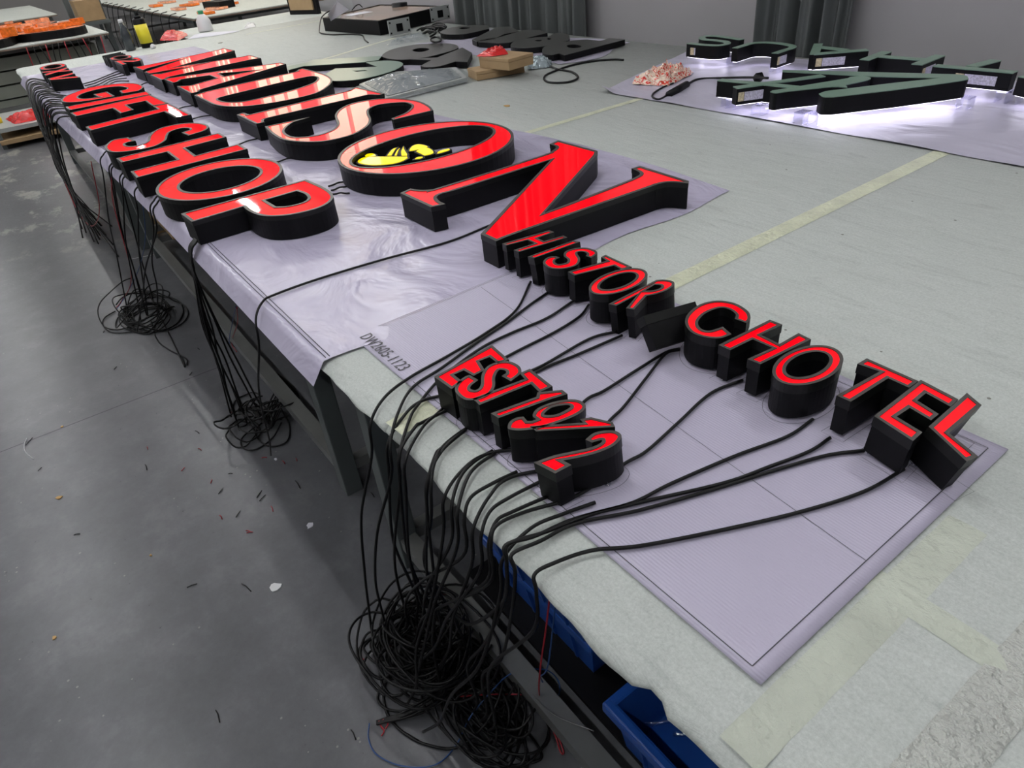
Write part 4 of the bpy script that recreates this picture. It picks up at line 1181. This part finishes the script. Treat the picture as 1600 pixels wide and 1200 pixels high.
# crumpled wrap over it
def crumple(name, parent, poly, z0, amp, m, seed, n=34, dome=0.0, label=None, cat=None):
    rnd = random.Random(seed)
    xs = [p[0] for p in poly]; ys = [p[1] for p in poly]
    cx = sum(xs) / len(xs); cy = sum(ys) / len(ys)
    vs = [(cx, cy, z0 + dome + amp)]; fs = []
    rings = 10
    bd = []
    per = seg_loop(poly, n)
    for k in range(1, rings + 1):
        t_ = k / rings
        for i, p in enumerate(per):
            jt = rnd.uniform(-1, 1) * amp * 0.5
            x = cx + (p[0] - cx) * t_ + jt * .5; y = cy + (p[1] - cy) * t_ + rnd.uniform(-1, 1) * amp * .3
            z = z0 + dome * (1 - t_ ** 3) + abs(rnd.gauss(0, .6)) * amp * (1 if k < rings else .25)
            vs.append((x, y, z))
    for i in range(n):
        fs.append((0, 1 + i, 1 + (i + 1) % n))
    for k in range(rings - 1):
        for i in range(n):
            a = 1 + k * n + i; b2 = 1 + k * n + (i + 1) % n
            fs.append((a, a + n, b2 + n, b2))
    o = MB().add(vs, fs, False).build(name, m, parent)
    if label: tag(o, label, cat)
    return o
def seg_loop(poly, n):
    P_ = [Vector(p) for p in poly]
    L = [(P_[(i + 1) % len(P_)] - P_[i]).length for i in range(len(P_))]
    tot = sum(L); out = []
    for k in range(n):
        d = tot * k / n; i = 0
        while d > L[i]: d -= L[i]; i += 1
        out.append(tuple(P_[i].lerp(P_[(i + 1) % len(P_)], d / L[i])))
    return out
crumple('clear_wrap', wp, offset(poly, -0.05), ZT + 0.008, 0.006, MT['clear'], 4, 60, dome=0.036)
pp = [un(430 + a / Bc[2], b2 / Bc[2], ZT) for a, b2 in ((940, 395), (1280, 330), (1250, 290), (1130, 300), (930, 380))]
crumple('clear_bag', None, ccw([(p.x, p.y) for p in pp]), ZT + 0.005, 0.012, MT['clear'], 6, 40, dome=0.02, label='crumpled clear plastic bag behind the dark oval letter', cat='plastic bag')
pp = [un(660 + a / s5, b2 / s5, ZT) for a, b2 in ((775, 520), (930, 500), (960, 475), (880, 450), (780, 465))]
crumple('silver_bag', None, ccw([(p.x, p.y) for p in pp]), ZT + 0.003, 0.012, MT['foil'], 8, 30, dome=0.04, label='small silvery plastic bag right of the cardboard boxes', cat='plastic bag')

# cardboard boxes + red bag
q = [un(660 + a / s5, b2 / s5, ZT + 0.0) for a, b2 in ((415, 597), (755, 535))]
def box_from(a, b2, w_, z0, h, label):
    d = (b2 - a); d.z = 0; L = d.length; d.normalize()
    nn = Vector((-d.y, d.x, 0))
    c = a + d * L / 2 + nn * w_ / 2
    r = empty('cardboard_box', (c.x, c.y, z0), label, 'box')
    rz = math.atan2(d.y, d.x)
    MB().box((c.x, c.y, z0 + (h - .018) / 2), (L, w_, h - .018), rz).build('box_body', MT['cardboard'], r, 0.002)
    MB().box((c.x, c.y, z0 + h - .009), (L + .004, w_ + .004, .018), rz).build('box_lid', MT['cardboard'], r, 0.002)
    return r
box_from(un(746, 127, ZT), un(820, 113.5, ZT), 0.16, ZT + 0.002, 0.050, 'lower brown cardboard box on the table beside the wrapped panel')
ub = box_from(un(750, 106, ZT + .052), un(796, 111, ZT + .052), 0.20, ZT + 0.053, 0.062, 'upper brown cardboard box with a red bag on top')
pp = [un(660 + a / s5, b2 / s5, ZT + .12) for a, b2 in ((395, 412), (520, 412), (635, 395), (600, 350), (540, 355))]
crumple('red_bag', None, ccw([(p.x, p.y) for p in pp]), ZT + 0.117, 0.008, MT['redbag'], 9, 26, dome=0.022, label='crumpled red plastic bag lying on the upper cardboard box', cat='plastic bag')
o = crumple('striped_bag', None, ccw([(p.x, p.y) for p in [un(a, b2, ZT) for a, b2 in ((985, 134), (1012, 118), (1045, 107), (1085, 115), (1070, 124), (1045, 137))]]), ZT + 0.006, 0.022, MT['pinkbag'], 10, 36, dome=0.03, label='crumpled red and white plastic bag on the right-hand film', cat='plastic bag')
m = MT['pinkbag']; t = m.node_tree
P = t.nodes.new('ShaderNodeTexCoord').outputs['Object']
nn_ = tex(t, 'ShaderNodeTexNoise', 22, P, Detail=2.0); nn_.inputs['Distortion'].default_value = 2.5
t.links.new(ramp(t, nn_.outputs['Fac'], [(0.40, (0.60, 0.03, 0.02)), (0.48, (0.75, 0.60, 0.48)), (0.6, (0.75, 0.62, 0.5)), (0.66, (0.6, 0.05, 0.03))]), t.nodes['Principled BSDF'].inputs['Base Color'])

# framed light box
LB = [un(430 + a / Bc[2], b2 / Bc[2], ZT + 0.117) for a, b2 in ((393, 148), (857, 176), (1405, 48), (875, 36))]
poly = ccw([(p.x, p.y) for p in LB])
lb = empty('light_box', (sum(p[0] for p in poly) / 4, sum(p[1] for p in poly) / 4, ZT + 0.002), 'black framed light box with colourful picture lying on the back left table', 'light box')
MB().prism(poly, ZT + 0.002, ZT + 0.117, [offset(poly, 0.03)]).build('frame', MT['black'], lb)
MB().prism(offset(poly, 0.030), ZT + 0.09, ZT + 0.112).build('picture_panel', MT['picture'], lb)
p0 = un(430 + 690 / Bc[2], 110 / Bc[2], ZT + .117)
MB().box((p0.x, p0.y, ZT + 0.1135), (0.16, 0.24, 0.002), 0.1).build('white_sheet', MT['paperw'], lb)
def bracket(px, py, label, rz):
    p = un(px, py, ZT)
    r = empty('metal_bracket', (p.x, p.y, ZT + 0.003), label, 'bracket')
    e = Euler((0, 0, rz)).to_matrix()
    def L3(x, y, z): return tuple(Vector((p.x, p.y, ZT + .003)) + e @ Vector((x, y, z)))
    MB().box(L3(0, 0, 0.065), (0.008, 0.22, 0.12), rz).build('plate', MT['paleframe'], r, 0.002)
    MB().box(L3(0.006, 0, 0.06), (0.006, 0.06, 0.06), rz).build('socket', MT['black'], r)
    for sy in (-1, 1):
        for sz in (0.025, 0.105):
            MB().box(L3(0.005, sy * 0.09, sz), (0.004, 0.014, 0.014), rz).build('bolt', MT['black'], r)
bracket(626, 55, 'pale metal bracket standing against the front of the light box', 0.03)
bracket(689, 33, 'pale metal bracket at the far corner of the light box', 0.03)
# stand item behind light box
r = empty('display_stand', (-8.9, 3.45, ZT + .003), 'black frame stand with brown board leaning behind the light box', 'stand')
MB().box((-9.0, 3.48, ZT + 0.16), (0.5, 0.05, 0.32), 0.35).build('frame', MT['black'], r)
MB().box((-8.99, 3.45, ZT + 0.18), (0.40, 0.03, 0.26), 0.35).build('board', MT['cardboard'], r)
o = MB().add([tuple(un(517, 33, ZT + .12)), tuple(un(545, 15, ZT + .12)), tuple(un(527, 2, ZT + .22)), tuple(un(512, 22, ZT + .2))], [(0, 1, 2, 3)]).build('instruction_sheet', MT['paperw'])
md = o.modifiers.new('s', 'SOLIDIFY'); md.thickness = 0.001
tag(o, 'white printed sheet propped at the rear corner of the light box', 'paper')
tr = empty('tape_roll', (-7.35, 3.78, ZT + .1), 'black and yellow tape roll behind the light box', 'tape roll')
q = un(625, 12, ZT + .1)
tr.location = (q.x, min(q.y, 3.88), ZT)
MB().lathe((tr.location.x, tr.location.y, ZT + .002), [(0.08, 0), (0.08, 0.14)]).build('roll', MT['black'], tr)
MB().lathe((tr.location.x, tr.location.y, ZT + .08), [(0.082, 0), (0.082, 0.03)]).build('yellow_band', MT['can_y'], tr)
def k3(x, y, z=.008): return un(430 + x / Bc[2], y / Bc[2], ZT + z)
loose([k3(540, 100, .12), k3(480, 88, .125), k3(430, 105, .12), k3(385, 150, .06), k3(368, 240), k3(380, 275), k3(480, 288), k3(620, 285), k3(720, 292), k3(745, 330), k3(775, 355)], 'black cable trailing from the light box onto the foam', r=0.006)
loose([k3(640, 85, .12), k3(670, 50, .16), k3(700, 38, .17), k3(725, 60, .14)], 'black cable arching over the rear of the light box', r=0.005)
b_ = MB()
for k in range(9):
    rr = random.Random(70 + k)
    x = 1200 + rr.uniform(-30, 130); y = 235 + rr.uniform(-25, 50)
    b_.tube(catmull([k3(x, y, .01), k3(x + 50, y - 25, .04), k3(x + 110, y - 10, .03), k3(x + 60, y + 25, .01)], 5), 0.008, 5)
tag(b_.build('cable_bundle', MT['cable']), 'small black cable bundle between the bracket and the flat black letters', 'cable bundle')
b_ = MB()
for k in range(7):
    rr = random.Random(170 + k)
    pts = [k3(1340 + 45 * math.cos(a), 330 + 22 * math.sin(a) + rr.uniform(-4, 4), .01 + .01 * k) for a in np.linspace(0, 6.2, 9)]
    b_.tube(catmull(pts, 4), 0.005, 5)
tag(b_.build('cable_bundle', MT['cable']), 'coiled black cable resting behind the dark oval letter', 'cable bundle')
chip(792, 166, 0.022, 'brass', 'rusty metal clip lying on the foam behind the big O', ZT + .001, 'clip')

# ------------------------------------------------------------------ glowing green-topped letters on clear stands
HZ0 = ZT + 0.050; HZ1 = ZT + 0.118
def stroke_poly(pts, w_):
    P_ = [Vector((p[0], p[1])) for p in pts]
    L = []; R_ = []
    for i, p in enumerate(P_):
        d = P_[min(i + 1, len(P_) - 1)] - P_[max(i - 1, 0)]
        d.normalize(); nn = Vector((-d.y, d.x)) * w_ / 2
        L.append(tuple(p + nn)); R_.append(tuple(p - nn))
    return L + R_[::-1]
def hl(strokes, crop, label, w_=0.035, polys=(), stands=(), stickers=()):
    ox, oy, s_ = crop
    ps = []
    for st in strokes:
        sp = [un(ox + a / s_, oy + b2 / s_, HZ1) for a, b2 in st]
        if len(sp) > 3: sp = catmull(sp, 5)
        ps.append(ccw(stroke_poly(sp, w_)))
    for sp in polys:
        ps.append(ccw(outline(sp, ox, oy, s_, HZ1)))
    c = ps[0][0]
    r = empty('halo_letter', (c[0], c[1], ZT + .004), label, 'sign letter', 'green-topped glowing letters on clear stands')
    a = MB(); b2 = MB(); g = MB()
    for k, p in enumerate(ps):
        dz = 0.0006 * k
        a.prism(p, HZ0, HZ1 - 0.003); b2.prism(offset(p, -0.0006), HZ1 - 0.003, HZ1 + dz)
        g.prism(offset(p, 0.006), HZ0 - 0.003, HZ0)
    a.build('return', MT['black'], r); b2.build('top_plate', MT['green'], r); g.build('led_back', MT['halo'], r)
    for (px, py) in stands:
        q = un(px, py, ZT + .005)
        s3 = MB()
        s3.bbox(q.x - .002, q.x + .002, q.y - .03, q.y + .03, ZT + .006, HZ0 - .002).bbox(q.x + .04, q.x + .044, q.y - .03, q.y + .03, ZT + .006, HZ0 - .002).bbox(q.x - .002, q.x + .044, q.y - .03, q.y + .03, HZ0 - .006, HZ0 - .002)
        s3.build('clear_stand', MT['acrylic'], r)
    return r
hA = (1060, 40, 1600 / 240); hB = (1250, 60, 1600 / 280); hC = (1200, 0, 4)
def sticker(root, crop, x0, y0, x1, y1, w_, half=0.018):
    """pale label on the near side wall of a stroke that runs between two photo points"""
    ox, oy, s_ = crop
    zc_ = (HZ0 + HZ1) / 2 - 0.002
    a = un(ox + x0 / s_, oy + y0 / s_, HZ1); b2 = un(ox + x1 / s_, oy + y1 / s_, HZ1)
    a.z = b2.z = zc_
    d = b2 - a; L = d.length; d.normalize(); nn = Vector((d.y, -d.x, 0))
    if nn.dot(Vector((-a.x, -a.y, 0))) < 0: nn = -nn
    def slab(t0, t1, m_, nm):
        v = []
        for k in (w_ / 2 + 0.0022, w_ / 2 - 0.001):
            for t_ in (t0, t1):
                for z_ in (-half, half):
                    v.append(tuple(a + d * (L * t_) + nn * k + Vector((0, 0, z_))))
        MB().add(v, [(0, 2, 3, 1), (4, 5, 7, 6), (0, 1, 5, 4), (2, 6, 7, 3), (1, 3, 7, 5), (0, 4, 6, 2)]).build(nm, MT[m_], root)
    slab(0.0, 0.2, 'sticker_y', 'yellow_sticker')
    slab(0.22, 1.0, 'sticker', 'pale_sticker')
r = hl([[(110, 180), (250, 195), (400, 203), (490, 192), (512, 178), (480, 162), (380, 150), (280, 142), (245, 125), (290, 108), (420, 108), (660, 142)]], hA, 'green-topped glowing letter S, leftmost on the right-hand film', stands=[(1140, 100)])
sticker(r, hA, 150, 186, 330, 198, 0.035)
r = hl([[(590, 232), (680, 205), (770, 180), (880, 172), (1000, 177), (1120, 192), (1190, 212), (1175, 232), (1100, 255), (1005, 287)]], hA, 'green-topped glowing open curved letter right of the S', stands=[(1207, 112)])
sticker(r, hA, 1010, 286, 1100, 256, 0.035)
r = hl([[(165, 45), (128, 140)], [(118, 138), (602, 100)], [(178, 76), (420, 104)]], hB, 'green-topped glowing letter A in the back line of the right-hand film', w_=0.042)
sticker(r, hB, 140, 137, 400, 116, 0.042)
r = hl([[(578, 190), (775, 115)], [(690, 155), (1110, 187)], [(1045, 232), (1250, 150)]], hB, 'green-topped glowing letter H in the back line of the right-hand film', w_=0.045)
sticker(r, hB, 1060, 226, 1170, 182, 0.045)
r = hl([[(1045, 407), (1548, 450)], [(1270, 415), (1425, 375)]], hC, 'dark green-topped glowing letter T at the right of the back line', w_=0.045, stands=[(1558, 158), (1573, 160)])
sticker(r, hC, 1200, 420, 1460, 442, 0.045)
hl([[(1605, 470), (1760, 500)]], hC, 'glowing letter cut off by the right edge of the photo', w_=0.06)
r = hl([], hB, 'front green-topped glowing open letter A with pointed right tip', polys=['-155,280 640,300 1400,320 ~1480,332 ~1497,350 ~1440,375 860,455 300,520 ~210,518 170,492 230,470 850,395 1265,352 660,338 -155,296'], stands=[(1246, 190), (1497, 168), (1268, 192)])
r = hl([[(430, 562), (900, 605)], [(900, 605), (1240, 640)], [(592, 645), (1505, 520)]], hA, 'green-topped glowing letter X with two labels left in the front line', w_=0.04, stands=[(1133, 165), (1140, 168)])
sticker(r, hA, 610, 642, 900, 603, 0.04)
r = hl([], hC, 'green-topped glowing hooked letter between the X and the pointed A', polys=['15,572 ~35,563 ~60,560 500,488 515,480 ~590,474 ~640,485 ~620,500 485,530 495,545 440,540 400,540 ~120,570 ~50,580'], stands=[(1180, 178)])
# power lead beside them
pl = empty('power_lead', un(1060, 142, ZT + .006), 'black power lead with inline box on the right-hand film beside the X', 'power lead')
def tq(px, py, z=.009): return un(px, py, ZT + z)
MB().tube(catmull([tq(1200, 122, .05), tq(1170, 121, .03), tq(1120, 122), tq(1090, 124), tq(1072, 133)], 8), 0.006, 6).build('cable', MT['cable'], pl)
MB().tube(catmull([tq(1044, 148), tq(1030, 155), tq(1020, 152), tq(1021, 146), tq(1035, 137), tq(1052, 130)], 8), 0.005, 6).build('tail', MT['cable'], pl)
MB().tube([tq(1045, 148, .014), tq(1073, 132, .014)], 0.018, 10).build('inline_box', MT['black'], pl)
pb = MB().tube([tq(1180, 122, .03), tq(1190, 120, .03)], 0.022, 4)
pb.build('plug', MT['black'], pl)
carton(-2.20, -1.93, 2.77, 2.80, ZT + .006, ZT + .05, 'pale grey strip of board standing on the right-hand film', 0, 'board_strip', 'paleframe', 'board')

# ------------------------------------------------------------------ bottles at the far end
def far_item(px, py): 
    return un(px, py, ZT)
p = Vector((-8.33, 1.33, ZT + .003))
r = empty('drink_bottle', p, 'dark bottle with pale cap standing at the far table corner', 'bottle')
MB().lathe(p, [(0.045, 0), (0.05, 0.01), (0.05, 0.15), (0.042, 0.18), (0.025, 0.22), (0.018, 0.25)]).build('bottle_body', MT['bottle'], r)
MB().lathe((p.x, p.y, p.z + .25), [(0.022, 0), (0.022, 0.028)]).build('cap', MT['white'], r)
p = Vector((-8.36, 1.50, ZT + .003))
r = empty('spray_can', p, 'yellow and black aerosol can beside the dark bottle', 'can')
MB().lathe(p, [(0.058, 0), (0.06, 0.005), (0.06, 0.25), (0.05, 0.262)]).build('can_body', MT['black'], r)
MB().lathe((p.x, p.y, p.z + .04), [(0.061, 0), (0.061, 0.17)]).build('yellow_label', MT['can_y'], r)
MB().lathe((p.x, p.y, p.z + .262), [(0.03, 0), (0.03, 0.02)]).build('cap', MT['black'], r)
p = Vector((-8.95, 2.26, ZT + .003))
r = empty('squeeze_bottle', p, 'white squeeze bottle with green cap at the far table edge', 'bottle')
MB().lathe(p, [(0.075, 0), (0.08, 0.01), (0.078, 0.10), (0.05, 0.15), (0.03, 0.17)]).build('bottle_body', MT['white'], r)
MB().lathe((p.x, p.y, p.z + .17), [(0.03, 0), (0.03, 0.035)]).build('cap', MT['greencap'], r)
pp = [un(a, b2, ZT) for a, b2 in ((250, 64), (280, 64), (295, 55), (270, 52), (255, 57))]
crumple('red_bag', None, ccw([(p.x, p.y) for p in pp]), ZT + 0.003, 0.012, MT['redbag'], 19, 24, dome=0.05, label='crumpled red plastic bag beside the yellow can at the far end', cat='plastic bag')
pp = [un(a, b2, ZT) for a, b2 in ((293, 62), (345, 55), (380, 48), (325, 52), (305, 54))]
crumple('paper_sheet', None, ccw([(p.x, p.y) for p in pp]), ZT + 0.002, 0.004, MT['paperw'], 21, 20, dome=0.01, label='loose white sheet in front of the squeeze bottle', cat='paper')
pp = [un(a, b2, ZT) for a, b2 in ((382, 46), (400, 42), (398, 37), (384, 40))]
crumple('glove', None, ccw([(p.x, p.y) for p in pp]), ZT + 0.002, 0.01, MT['white'], 22, 18, dome=0.02, label='small white crumpled glove on the far foam', cat='glove')
p = un(240, 76, ZT); 
tag(MB().lathe((p.x, p.y, ZT + .002), [(0.02, 0), (0.028, .01), (0.02, .03), (0.008, .04)]).build('putty_blob', MT['white']), 'small white blob beside the yellow can', 'blob')
chip(345, 67, 0.03, 'bottle', 'small dark clip on the far foam behind the big M', ZT + .002, 'clip')

# ------------------------------------------------------------------ neighbouring tables beyond
table(-14.2, -10.85, -1.2, 1.55, 'neighbouring work table holding the orange parts, top left', legs=(-14.0, -11.1))
tag(MB().bbox(-14.2, -10.85, -1.2, 1.55, ZT - .012, ZT).build('foam_sheet', MT['foam']), 'thin foam covering of the orange parts table', 'foam sheet')
table(-20.0, -10.8, 2.62, 4.6, 'long work table running away at the top, beyond the bottles', legs=(-19.5, -15, -11.1))
tag(MB().bbox(-20.0, -10.8, 2.62, 4.6, ZT - .012, ZT).build('foam_sheet', MT['foam']), 'foam covering of the long table at the top of the frame', 'foam sheet')
table(-21, -16.2, -1.2, 1.6, 'farthest work table at the very top left corner')
tag(MB().bbox(-21, -16.2, -1.2, 1.6, ZT - .012, ZT).build('foam_sheet', MT['foam']), 'foam covering of the farthest table', 'foam sheet')
# boards stacked under the orange table
for k in range(4):
    z0 = 0.06 + k * 0.155
    tag(MB().bbox(-13.9, -11.16 + 0.02 * (k % 2), -1.05, 1.38, z0, z0 + 0.135).build('board_stack', MT['slab']), ['lowest pale board pack under the orange parts table', 'second pale board pack from the floor under the orange parts table', 'third pale board pack from the floor under the orange parts table', 'topmost pale board pack under the orange parts table'][k], 'board pack', 'board packs under the orange table')
r = empty('tray_shelf', (-9.6, 0.2, 0), 'low grey shelf with a cardboard sheet, left of the main table end', 'shelf')
MB().bbox(-10.2, -9.15, -0.1, 0.75, 0.16, 0.20).build('shelf_board', MT['paleframe'], r)
MB().bbox(-10.2, -9.1, -0.1, 0.78, 0.05, 0.09).build('cardboard_sheet', MT['cardboard'], r)
for x in (-10.17, -9.17):
    for y in (-0.08, 0.73):
        MB().bbox(x - .02, x + .02, y - .02, y + .02, 0, 0.3).build('post', MT['steel'], r)
crumple('red_bag', None, [(-9.7, 0.05), (-9.25, 0.1), (-9.25, 0.6), (-9.6, 0.6)], 0.20, 0.02, MT['redbag'], 31, 26, dome=0.06, label='crumpled red plastic bag on the low grey shelf', cat='plastic bag')
tag(MB().lathe((-9.55, -0.03, 0.20), [(0.04, 0), (0.045, .05), (0.03, .06)]).build('yellow_cup', MT['can_y']), 'small yellow cup on the low grey shelf', 'cup')
# orange table contents
def rounddisc(cx, cy, rx, ry, seed):
    rnd = random.Random(seed)
    ph = rnd.uniform(0, 6)
    return [(cx + rx * (1 + .12 * math.sin(3 * a + ph)) * math.cos(a), cy + ry * (1 + .12 * math.sin(3 * a + ph)) * math.sin(a)) for a in [2 * PI * k / 40 for k in range(40)]]
for cx, cy, rx, ry, sd, lb_ in ((-11.35, 0.20, .42, .42, 1, 'black rimmed sign with orange face at the left edge of the orange table'), (-11.45, 1.0, .45, .40, 2, 'black rimmed sign with orange face at the near corner of the orange table'), (-12.6, 0.75, .5, .45, 3, 'black rimmed sign with orange face at the rear of the orange table')):
    letter(lb_, rounddisc(cx, cy, rx, ry, sd), [], zb=ZT + .003, h=0.09, lip=0.012, face='peach', feet=False, group='orange faced signs on the next table', name='round_sign')
rnd = random.Random(5)
oc = [(-11.35, 0.20), (-11.45, 1.0), (-12.6, 0.75)]
for k in range(54):
    c = oc[k % 3]
    x = c[0] + rnd.uniform(-.32, .28); y = c[1] + rnd.uniform(-.33, .33)
    hgt = rnd.choice([.03, .04, .05, .10 if k % 7 == 0 else .04, .07])
    z0 = ZT + .094
    if k % 3 == 2: z0 = ZT + .094
    tag(MB().box((x, y, z0 + hgt / 2), (rnd.uniform(.05, .1), rnd.uniform(.08, .2), hgt), rnd.uniform(-.5, .5)).build('orange_block', MT['orange' if k % 2 else 'peach']), 'small orange acrylic block piled on the orange faced signs', 'block', 'orange blocks on the next table')
for k in range(8):
    x = -11.2 - k * 0.5; y = 2.9 + (k % 3) * 0.3
    tag(MB().box((x, y, ZT + .02), (.34, .16, .03), .3 * (k % 3)).build('acrylic_sheet', MT['peach' if k % 2 else 'orange']), 'flat orange acrylic panel on the long far table', 'panel', 'orange panels on the long far table')
tag(MB().box((-11.9, 3.3, ZT + .05), (.5, .25, .09), .2).build('black_block', MT['black']), 'black block on the long far table at the top', 'block')
# cables hanging below the far tables
for k in range(12):
    rnd = random.Random(300 + k)
    x = -11.5 - k * 0.55
    pts = [Vector((x, 2.70, ZT + .01)), Vector((x + .02, 2.58, ZT - .03)), Vector((x + rnd.uniform(-.1, .1), 2.53, .5)), Vector((x + rnd.uniform(-.15, .15), 2.5, .25)), Vector((x + rnd.uniform(-.1, .3), 2.5, .01))]
    tag(MB().tube(catmull(pts, 4), .007, 5).build('cable', MT['cable']), 'black cable hanging from the front of the long far table', 'cable', 'cables hanging from the long far table')
for k in range(14):
    rnd = random.Random(400 + k)
    y = 0.6 + k * 0.07
    pts = [Vector((-10.80, y, ZT - .02)), Vector((-10.78, y + rnd.uniform(-.05, .05), .5)), Vector((-10.75, y + rnd.uniform(-.1, .1), .2)), Vector((-10.7, y + rnd.uniform(-.1, .1), .01))]
    tag(MB().tube(catmull(pts, 4), .006, 5).build('cable', MT['cable' if k % 3 else 'cable_r']), 'thin cable hanging from the end of the orange parts table', 'cable', 'cables hanging from the orange parts table')
# upright leftovers at the very top left
r = empty('post_rack', (-15.6, 1.9, 0), 'green steel post rack at the very top left', 'rack')
for y in (1.75, 2.25):
    MB().bbox(-15.65, -15.57, y - .04, y + .04, 0, 1.6).build('post', MT['steel'], r)
MB().bbox(-15.65, -15.0, 1.75, 2.25, .6, .655).build('beam', MT['steel'], r)
carton(-15.55, -15.1, 1.8, 2.2, 0.66, 0.98, 'brown cardboard carton standing at the top left behind the orange table')
crate(-15.4, -14.8, 1.2, 1.6, 0.80 - .8, 0.5, 'blue tub on the floor at the top left beside the green posts')
